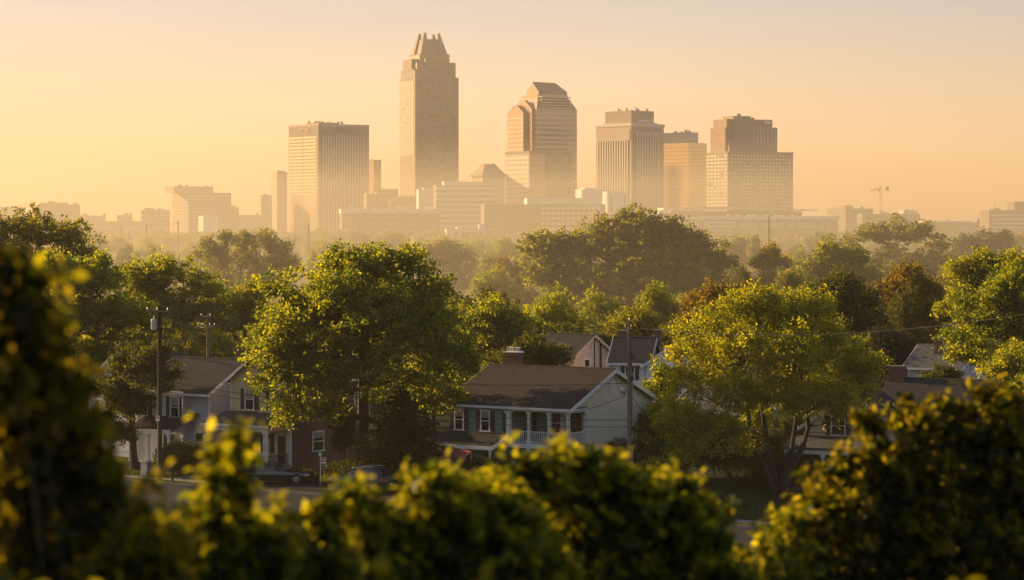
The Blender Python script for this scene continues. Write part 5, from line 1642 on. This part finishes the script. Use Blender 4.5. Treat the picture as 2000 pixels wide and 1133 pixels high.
def car(name, label, loc, rz, Ln, Wc, prof, belt, roofw, paint, wheels, wr, suv=False):
    """prof: (x, z_low, z_belt, z_top) stations front (-x) to back (+x)"""
    root = empty(name, loc, rz, label, 'car')
    hw = Wc / 2
    vs, fs = [], []
    n = len(prof)
    for i, (x, zl, zb, zt) in enumerate(prof):
        t = x / (Ln / 2)
        w = hw * (1 - .16 * abs(t) ** 5)
        has = zt > zb + .03
        rw = w * (roofw if has else .93)
        ring = [(w * .90, zl), (w, zl + .10), (w * 1.0, zl + (zb - zl) * .55), (w * .97, zb), (rw + (.0 if has else 0), zt - .05 if has else zb + .008), (rw * .86, zt if has else zb + .02), (0, zt + (.015 if has else .03))]
        for (a, z) in ring: vs.append((x, -a, z))
        for (a, z) in ring[-2::-1]: vs.append((x, a, z))
    k = 13
    for i in range(n - 1):
        for j in range(k - 1):
            fs.append((i * k + j, (i + 1) * k + j, (i + 1) * k + j + 1, i * k + j + 1))
        fs.append((i * k + k - 1, (i + 1) * k + k - 1, (i + 1) * k, i * k))
    fs.append(tuple(range(k)))
    fs.append(tuple((n - 1) * k + j for j in reversed(range(k))))
    body = MB().add(vs, fs).build('body', paint, root, True)
    # windows laid proud of the greenhouse
    def side(a, b, sgn, zlo=.05, zhi=.09):
        """glass between stations a and b on one side"""
        out = []
        for i in range(a, b + 1):
            x, zl, zb, zt = prof[i]
            w = hw * (1 - .16 * abs(x / (Ln / 2)) ** 5)
            h_ = zt - .05 - zb
            f = lambda q: w * .97 + (w * roofw - w * .97) * q
            lo, hi = min(.9, zlo / max(h_, .06)), max(.05, 1 - zhi / max(h_, .06) * .5)
            out.append(((x, sgn * (f(lo) + .012), zb + h_ * lo), (x, sgn * (f(hi) + .012), zb + h_ * hi)))
        V, Fq = [], []
        for lo, hi in out: V += [lo, hi]
        for i in range(len(out) - 1):
            q = (2 * i, 2 * i + 2, 2 * i + 3, 2 * i + 1)
            Fq.append(q if sgn < 0 else q[::-1])
        return MB().add(V, Fq)
    g = [i for i, p in enumerate(prof) if p[3] > p[2] + .1]
    mid = (g[0] + g[-1]) // 2
    for sgn in (-1, 1):
        side(g[0], mid, sgn).build('side_window', M_cglass, root)
        side(mid, g[-1], sgn).build('side_window', M_cglass, root)
        x0, x1 = prof[mid][0] - .04, prof[mid][0] + .04
        w = hw * .97
        rw = hw * roofw
        zb, zt = prof[mid][2], prof[mid][3]
        MB().add([(x0, sgn * (w + .02), zb + .03), (x1, sgn * (w + .02), zb + .03), (x1, sgn * (rw + .02), zt - .06), (x0, sgn * (rw + .02), zt - .06)], [(0, 1, 2, 3)]).build('door_pillar', M_plast, root)
        tr = []
        for i in g: tr.append((prof[i][0], sgn * (hw * (1 - .16 * abs(prof[i][0] / (Ln / 2)) ** 5) * .985 + .01), prof[i][2] + .02))
        MB().tube(tr, .016, 4).build('window_trim', M_chrome, root)
    # front and back glass
    def screen(i0, i1, nm):
        a, b = prof[i0], prof[i1]
        wa = hw * (1 - .16 * abs(a[0] / (Ln / 2)) ** 5) * (.84)
        wb = hw * roofw * .86
        sg = -1 if i0 < i1 else 1
        o = .014
        MB().add([(a[0] + sg * o, -wa, max(a[3], a[2]) + .035), (a[0] + sg * o, wa, max(a[3], a[2]) + .035), (b[0] + sg * o, wb, b[3] + .014), (b[0] + sg * o, -wb, b[3] + .014)], [(0, 1, 2, 3)]).build(nm, M_cglass, root)
    screen(g[0] - 1, g[0] + 1, 'windscreen')
    screen(g[-1] + 1, g[-1] - 1, 'rear_window')
    for wx in wheels:
        for sgn in (-1, 1):
            y = sgn * (hw - .10)
            MB().lathe((wx, y, wr), [(wr + .05, -.02 * sgn), (wr + .05, .115 * sgn)], 22, 'y').build('wheel_arch', M_plast, root)
            wv = empty('wheel', (0, 0, 0)); wv.parent = root
            MB().lathe((wx, y, wr), [(wr * .62, .02 * sgn), (wr * .66, .13 * sgn), (wr * .95, .14 * sgn), (wr, .08 * sgn), (wr, -.12 * sgn), (wr * .6, -.12 * sgn)], 24, 'y').build('tyre', M_tyre, wv, True)
            rm = MB().lathe((wx, y, wr), [(wr * .67, .125 * sgn), (wr * .60, .14 * sgn), (wr * .58, .09 * sgn), (wr * .14, .10 * sgn), (wr * .12, .15 * sgn)], 20, 'y')
            for q in range(5):
                t = 2 * math.pi * q / 5 + .3
                rm.tube([(wx + math.cos(t) * wr * .1, y + .13 * sgn, wr + math.sin(t) * wr * .1), (wx + math.cos(t) * wr * .62, y + .135 * sgn, wr + math.sin(t) * wr * .62)], .035, 5)
            rm.build('rim', M_rim, wv)
    xb = prof[-1][0]; zb = prof[-2][2]
    for sgn in (-1, 1):
        tl = MB().box(xb - .26, xb + .02, sgn * hw * .82 - .1, sgn * hw * .82 + .1, zb - .24, zb - .06) if not suv else MB().box(xb - .3, xb + .02, sgn * hw * .84 - .09, sgn * hw * .84 + .09, zb - .22, zb - .02)
        tl.build('tail_light', M_tail, root)
        xf = prof[0][0]
        MB().box(xf - .0, xf + .34, sgn * hw * .78 - .14, sgn * hw * .78 + .14, prof[1][2] - .2, prof[1][2] - .07).build('head_light', M_head, root)
        mm = MB().tube([(prof[g[0]][0] + .25, sgn * hw * .95, prof[g[0]][2] + .02), (prof[g[0]][0] + .2, sgn * (hw + .12), prof[g[0]][2] + .1)], .03, 5)
        mm.lathe((prof[g[0]][0] + .2, sgn * (hw + .14), prof[g[0]][2] + .12), [(.04, -.09), (.1, -.03), (.1, .05), (.04, .09)], 8, 'x')
        mm.build('door_mirror', paint, root)
        for q in (mid - 1, mid + 1):
            px_ = prof[q][0]
            MB().box(px_ - .02, px_ + .16, sgn * (hw + .01) - .015, sgn * (hw + .01) + .015, prof[q][2] - .14, prof[q][2] - .10).build('door_handle', M_chrome, root)
        MB().tube([(-wheels[1] + .45 if False else wheels[0] + .4, sgn * hw * .965, prof[3][1] + .04), (wheels[1] - .4, sgn * hw * .965, prof[3][1] + .04)], .035, 4).build('sill_trim', M_plast, root)
        if suv:
            MB().tube([(prof[g[1]][0], sgn * hw * .62, prof[g[1]][3] + .03), (prof[g[1]][0] + .15, sgn * hw * .64, prof[g[1]][3] + .09), (prof[g[-2]][0] - .1, sgn * hw * .64, prof[g[-2]][3] + .09), (prof[g[-2]][0] + .1, sgn * hw * .62, prof[g[-2]][3] + .02)], .028, 5).build('roof_rail', M_chrome, root)
    MB().box(xb - .01, xb + .03, -.26, .26, .55 if not suv else .62, .68 if not suv else .75).build('number_plate', M_plate, root)
    MB().box(xb - .12, xb + .06, -hw * .86, hw * .86, .26, .5).build('rear_bumper', M_plast if suv else paint, root)
    return root
sedan_prof = [(-2.35, .34, .62, .62), (-2.22, .24, .74, .74), (-1.7, .22, .86, .86), (-1.05, .20, .93, .93), (-.75, .20, .95, .97), (-.45, .20, .96, 1.18), (-.05, .20, .965, 1.37), (.45, .20, .97, 1.44), (.9, .20, .98, 1.42), (1.35, .20, 1.0, 1.26), (1.75, .22, 1.01, 1.04), (2.15, .24, 1.02, 1.02), (2.33, .30, .97, .97), (2.40, .36, .82, .82)]
x, y, _ = P(536, 0, 166)
car('parked_sedan', 'black sedan parked nose right in front of the porches', (x, y, .07), R(180 + 9), 4.8, 1.82, sedan_prof, .97, .72, M_black, (-1.42, 1.40), .33)
suv_prof = [(-2.28, .40, .80, .80), (-2.18, .30, .96, .96), (-1.6, .28, 1.04, 1.04), (-1.15, .26, 1.08, 1.09), (-.85, .26, 1.09, 1.22), (-.45, .26, 1.10, 1.56), (.0, .26, 1.11, 1.66), (.6, .26, 1.12, 1.69), (1.2, .26, 1.14, 1.67), (1.75, .26, 1.16, 1.60), (2.05, .30, 1.17, 1.22), (2.24, .34, 1.12, 1.12), (2.30, .40, .95, .95)]
x, y, _ = P(708, 0, 160.5)
car('parked_suv', 'dark grey estate car with roof rails parked nose left behind the yellow bushes', (x, y, .07), R(-30), 4.6, 1.86, suv_prof, 1.1, .74, M_greyp, (-1.40, 1.36), .37, True)
# ------------------------------------------------------------------ hedges near the houses
def hedge(name, label, a, b, la, lb, hgt, kind, seed, n=1500, cat='hedge', leaf=.13):
    rng = np.random.default_rng(seed)
    c = np.array(SL(a, b))
    m = n
    d = unit(rng.normal(size=(m, 3)))
    d[:, 2] = np.abs(d[:, 2])
    q = d * np.array([la, lb, hgt * .55]) * rng.uniform(.75, 1.12, (m, 1))
    q[:, :2] *= (1 + .15 * np.sin(q[:, :1] * 3))
    ux, vx = np.array([U[0], U[1]]), np.array([V2[0], V2[1]])
    C = np.stack([q[:, 0] * ux[0] + q[:, 1] * vx[0], q[:, 0] * ux[1] + q[:, 1] * vx[1], hgt * .4 + q[:, 2]], 1)
    C = np.concatenate([C, C * np.array([1, 1, .55]) - np.array([0, 0, 0])])
    C = (C[:, None, :] + rng.normal(0, .09, (len(C), 4, 3))).reshape(-1, 3)
    C[:, 2] = np.maximum(C[:, 2], .02)
    V = leaf_cards(rng, C, .4, leaf)
    r = empty(name, tuple(c), 0, label, cat)
    link(bpy.data.objects.new('foliage', npmesh('foliage', V, 4, LEAF[kind], np.clip(rng.normal(.4, .25, len(C)), 0, 1))), r)
    tw = MB()
    for k in range(9):
        j = rng.integers(0, m)
        tw.tube([(0, 0, -.1), tuple(C[j * 4] * .5), tuple(C[j * 4])], [.04, .03, .01], 4, False)
    tw.build('stems', M_bark, r)
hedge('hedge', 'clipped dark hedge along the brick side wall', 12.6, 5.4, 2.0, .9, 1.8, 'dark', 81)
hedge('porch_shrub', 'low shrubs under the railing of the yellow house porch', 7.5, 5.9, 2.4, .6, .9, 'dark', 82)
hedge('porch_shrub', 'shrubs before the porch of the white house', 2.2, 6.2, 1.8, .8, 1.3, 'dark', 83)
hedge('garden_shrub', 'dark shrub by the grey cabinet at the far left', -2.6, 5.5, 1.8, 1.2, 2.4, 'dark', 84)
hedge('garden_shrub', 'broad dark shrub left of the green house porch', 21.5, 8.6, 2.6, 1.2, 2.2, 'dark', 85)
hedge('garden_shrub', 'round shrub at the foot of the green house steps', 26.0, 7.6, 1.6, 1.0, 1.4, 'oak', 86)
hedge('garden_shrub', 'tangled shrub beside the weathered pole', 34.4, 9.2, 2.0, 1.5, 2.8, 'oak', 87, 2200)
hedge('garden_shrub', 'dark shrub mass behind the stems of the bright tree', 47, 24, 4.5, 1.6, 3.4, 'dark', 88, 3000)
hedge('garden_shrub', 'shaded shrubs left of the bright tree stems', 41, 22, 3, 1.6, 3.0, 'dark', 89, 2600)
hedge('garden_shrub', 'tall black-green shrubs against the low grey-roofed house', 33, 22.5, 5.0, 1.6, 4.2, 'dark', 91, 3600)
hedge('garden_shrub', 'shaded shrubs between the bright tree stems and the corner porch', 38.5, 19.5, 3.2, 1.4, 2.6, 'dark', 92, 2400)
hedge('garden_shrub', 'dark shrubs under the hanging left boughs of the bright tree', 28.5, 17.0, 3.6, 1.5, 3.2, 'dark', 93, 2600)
hedge('garden_shrub', 'leafy shrub in front of the shadowed gabled house', 53, 19.5, 4, 1.2, 1.6, 'dark', 90, 2200)

# ------------------------------------------------------------------ blurred bushes close to the camera
BL = {
 'bright': leafmat('sunny_bush_leaf', (.018, .040, .007), (.065, .095, .012), (.14, .18, .005), (.98, .80, .012), .6, .012, .42),
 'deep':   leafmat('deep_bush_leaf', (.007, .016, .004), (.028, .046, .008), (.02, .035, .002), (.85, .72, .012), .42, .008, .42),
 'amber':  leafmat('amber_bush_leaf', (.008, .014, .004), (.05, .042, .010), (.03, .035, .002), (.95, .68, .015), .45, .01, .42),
}
M_twig = mat('green_twig', (.03, .028, .015), .8)
def bush(name, label, blobs, kinds, shoots, leaf, seed, cat='bush', inner=1361, jut=1.0, lps=13, droop=.1):
    """blobs: (px, py, r_px, D). Leafy shoots grow out of them; the plant stands on the hill below."""
    rng = np.random.default_rng(seed)
    B = []
    for px, py, r, D in blobs:
        x, y, z = P(px + rng.normal(0, 8), py + 54 + rng.normal(0, 10), D)
        B.append((x, y, z, r * D / F))
    B = np.array(B)
    cx, cy = B[:, 0].mean(), B[:, 1].mean()
    gz = float(ground_z(cy))
    root = empty(name, (cx, cy, gz), 0, label, cat)
    base = np.array([cx, cy, gz])
    wgt = B[:, 3] ** 1.4
    pk = rng.choice(len(B), shoots, p=wgt / wgt.sum())
    d = unit(rng.normal(size=(shoots, 3)) + np.array([0, 0, .25]))
    p0 = B[pk, :3] + d * (B[pk, 3] * np.where(rng.random(shoots) < .74, rng.uniform(.15, .9, shoots), rng.uniform(.9, 1.3, shoots)))[:, None]
    g = unit(d + np.array([0, 0, .45]) + rng.normal(0, .35, (shoots, 3)))
    Ls = rng.uniform(.05, .17, shoots) * jut * np.where(rng.random(shoots) < .90, 1, 1.8)
    lv, ln, lt, li = [], [], [], []
    tw = MB()
    vig = np.clip(rng.normal(.4, .25, shoots), 0, 1)
    for i in range(shoots):
        a = unit(np.cross(g[i], rng.normal(size=3)))
        b = np.cross(g[i], a)
        bend = rng.normal(0, .12, 3)
        t = (np.arange(lps) + rng.uniform(0, 1, lps)) / lps
        pos = p0[i] + np.outer(t * Ls[i], g[i]) + np.outer((t * Ls[i]) ** 2, bend - np.array([0, 0, droop]))
        ang = np.arange(lps) * 2.4 + rng.uniform(0, 6)
        side = np.cos(ang)[:, None] * a + np.sin(ang)[:, None] * b
        lv.append(pos); ln.append(unit(side + g[i] * .5 + rng.normal(0, .25, (lps, 3)) + np.array([0, 0, -.1])))
        lt.append(np.clip(vig[i] + rng.normal(0, .2, lps), 0, 1))
        if i % 3 == 0:
            tw.tube([tuple(p0[i]), tuple(p0[i] + g[i] * Ls[i] * .5), tuple(pos[-1])], [.006, .004, .002], 3, False)
    # inner leaves that close the bush; their darker tint paints in its inner shade
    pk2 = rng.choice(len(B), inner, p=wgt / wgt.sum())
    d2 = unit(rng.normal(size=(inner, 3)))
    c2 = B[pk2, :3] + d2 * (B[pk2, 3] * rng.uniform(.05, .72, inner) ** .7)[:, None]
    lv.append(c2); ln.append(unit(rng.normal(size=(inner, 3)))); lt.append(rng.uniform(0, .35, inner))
    Pn, Dn, Tn = np.concatenate(lv), np.concatenate(ln), np.concatenate(lt)
    n = len(Pn)
    nrm = unit(rng.normal(size=(n, 3)) * .7 + np.array([0, 0, .8]))
    sd = unit(np.cross(Dn, nrm))
    up = np.cross(sd, Dn)
    Ll = (leaf * rng.uniform(.45, 1.5, n))[:, None]
    w = Ll * .30
    tip = Pn + Dn * Ll - up * Ll * .12
    V = np.stack([Pn, Pn + Dn * Ll * .32 + sd * w + up * w * .3, Pn + Dn * Ll * .7 + sd * w * .8 + up * w * .25, tip,
                  Pn, tip, Pn + Dn * Ll * .7 - sd * w * .8 + up * w * .25, Pn + Dn * Ll * .32 - sd * w + up * w * .3], 1).reshape(-1, 3) - base
    T2 = np.repeat(Tn, 2)
    which = rng.integers(0, len(kinds), n)
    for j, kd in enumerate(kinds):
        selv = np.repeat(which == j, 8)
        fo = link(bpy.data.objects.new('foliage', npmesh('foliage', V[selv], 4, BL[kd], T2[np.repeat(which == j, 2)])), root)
    # main branches
    for q in B:
        m1 = base * .5 + q[:3] * .5 + rng.normal(0, .12, 3)
        tw.tube([tuple(base + np.array([rng.normal(0, .1), rng.normal(0, .1), -.1])), tuple(m1), tuple(q[:3])], [.010, .007, .003], 5, False)
    tw.v = [(a - base[0], b - base[1], c - base[2]) for a, b, c in tw.v]
    tw.build('stems', M_twig, root)

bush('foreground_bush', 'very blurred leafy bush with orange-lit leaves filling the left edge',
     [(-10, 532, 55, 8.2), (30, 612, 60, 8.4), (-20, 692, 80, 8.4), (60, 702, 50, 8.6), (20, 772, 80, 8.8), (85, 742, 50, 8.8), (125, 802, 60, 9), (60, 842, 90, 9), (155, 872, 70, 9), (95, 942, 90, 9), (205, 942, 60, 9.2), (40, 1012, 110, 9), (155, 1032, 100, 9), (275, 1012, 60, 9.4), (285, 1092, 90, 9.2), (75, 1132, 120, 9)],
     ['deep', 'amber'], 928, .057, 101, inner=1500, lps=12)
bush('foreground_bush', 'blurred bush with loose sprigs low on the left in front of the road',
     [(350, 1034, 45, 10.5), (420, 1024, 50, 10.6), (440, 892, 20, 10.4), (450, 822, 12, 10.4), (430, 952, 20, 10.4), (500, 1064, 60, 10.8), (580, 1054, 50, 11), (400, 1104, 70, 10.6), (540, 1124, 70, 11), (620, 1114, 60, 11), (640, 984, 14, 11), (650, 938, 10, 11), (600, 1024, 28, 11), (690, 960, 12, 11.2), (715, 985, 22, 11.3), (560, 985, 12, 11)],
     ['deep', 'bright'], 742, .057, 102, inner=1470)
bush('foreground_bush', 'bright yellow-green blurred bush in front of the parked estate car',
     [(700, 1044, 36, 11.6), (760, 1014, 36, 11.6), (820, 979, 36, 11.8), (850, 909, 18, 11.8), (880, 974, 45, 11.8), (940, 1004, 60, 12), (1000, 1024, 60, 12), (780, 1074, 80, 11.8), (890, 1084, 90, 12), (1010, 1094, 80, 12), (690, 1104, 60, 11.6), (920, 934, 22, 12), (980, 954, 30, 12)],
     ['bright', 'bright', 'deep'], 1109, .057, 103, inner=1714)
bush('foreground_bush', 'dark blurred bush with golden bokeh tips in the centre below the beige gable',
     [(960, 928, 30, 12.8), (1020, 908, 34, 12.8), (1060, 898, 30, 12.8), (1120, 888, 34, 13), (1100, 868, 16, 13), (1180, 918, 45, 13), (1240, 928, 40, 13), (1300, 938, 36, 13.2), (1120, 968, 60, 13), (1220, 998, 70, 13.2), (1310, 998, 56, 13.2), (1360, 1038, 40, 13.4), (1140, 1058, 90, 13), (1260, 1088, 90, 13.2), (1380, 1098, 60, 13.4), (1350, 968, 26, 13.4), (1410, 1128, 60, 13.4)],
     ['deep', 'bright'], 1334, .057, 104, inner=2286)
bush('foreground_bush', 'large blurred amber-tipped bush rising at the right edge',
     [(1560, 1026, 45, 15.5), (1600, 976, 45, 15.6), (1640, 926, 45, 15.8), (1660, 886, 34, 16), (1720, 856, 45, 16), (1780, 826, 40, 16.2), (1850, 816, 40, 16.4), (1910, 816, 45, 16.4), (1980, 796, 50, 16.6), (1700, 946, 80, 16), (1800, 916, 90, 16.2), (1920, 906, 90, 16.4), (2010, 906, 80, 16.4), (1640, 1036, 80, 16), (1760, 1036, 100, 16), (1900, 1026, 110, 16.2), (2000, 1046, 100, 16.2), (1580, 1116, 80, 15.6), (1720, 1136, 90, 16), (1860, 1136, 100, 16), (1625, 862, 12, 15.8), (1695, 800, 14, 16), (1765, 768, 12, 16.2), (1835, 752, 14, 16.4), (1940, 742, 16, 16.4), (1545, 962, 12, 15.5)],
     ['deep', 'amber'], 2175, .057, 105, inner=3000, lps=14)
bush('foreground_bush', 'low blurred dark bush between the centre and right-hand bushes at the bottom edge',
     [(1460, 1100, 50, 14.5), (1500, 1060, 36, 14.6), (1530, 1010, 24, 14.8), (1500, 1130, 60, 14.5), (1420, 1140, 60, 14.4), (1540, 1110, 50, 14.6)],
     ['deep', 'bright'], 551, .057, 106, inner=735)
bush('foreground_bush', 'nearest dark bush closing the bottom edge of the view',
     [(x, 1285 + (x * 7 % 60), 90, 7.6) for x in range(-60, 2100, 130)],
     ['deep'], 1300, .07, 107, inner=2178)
# ------------------------------------------------------------------ haze
def haze():
    o = MB().box(-2100, 2100, -250, 5100, -2.0, 272).build('haze', M_conc)
    m = bpy.data.materials.new('haze')
    m.use_nodes = True
    t = m.node_tree
    t.nodes.clear()
    out = t.nodes.new('ShaderNodeOutputMaterial')
    v = t.nodes.new('ShaderNodeVolumePrincipled')
    v.inputs['Color'].default_value = (1.0, .86, .66, 1)
    v.inputs['Density'].default_value = 1.0e-4
    v.inputs['Anisotropy'].default_value = .35
    t.links.new(v.outputs[0], out.inputs['Volume'])
    o.data.materials.clear()
    o.data.materials.append(m)
    tag(o, 'golden morning haze filling the whole view', kind='stuff')
haze()

def ground_mist():
    """the low bank of mist lying over the far woods and the foot of the town"""
    mb = MB().frust((-600, 600, 228, 850), -1.2, (-500, 500, 330, 720), 30)
    o = mb.build('ground_mist', M_conc)
    m = bpy.data.materials.new('ground_mist')
    m.use_nodes = True
    t = m.node_tree
    t.nodes.clear()
    out = t.nodes.new('ShaderNodeOutputMaterial')
    v = t.nodes.new('ShaderNodeVolumePrincipled')
    v.inputs['Color'].default_value = (1.0, .84, .56, 1)
    v.inputs['Density'].default_value = 1.5e-3
    v.inputs['Anisotropy'].default_value = .3
    t.links.new(v.outputs[0], out.inputs['Volume'])
    o.data.materials.clear()
    o.data.materials.append(m)
    tag(o, 'low golden mist lying over the far woods', kind='stuff')
ground_mist()
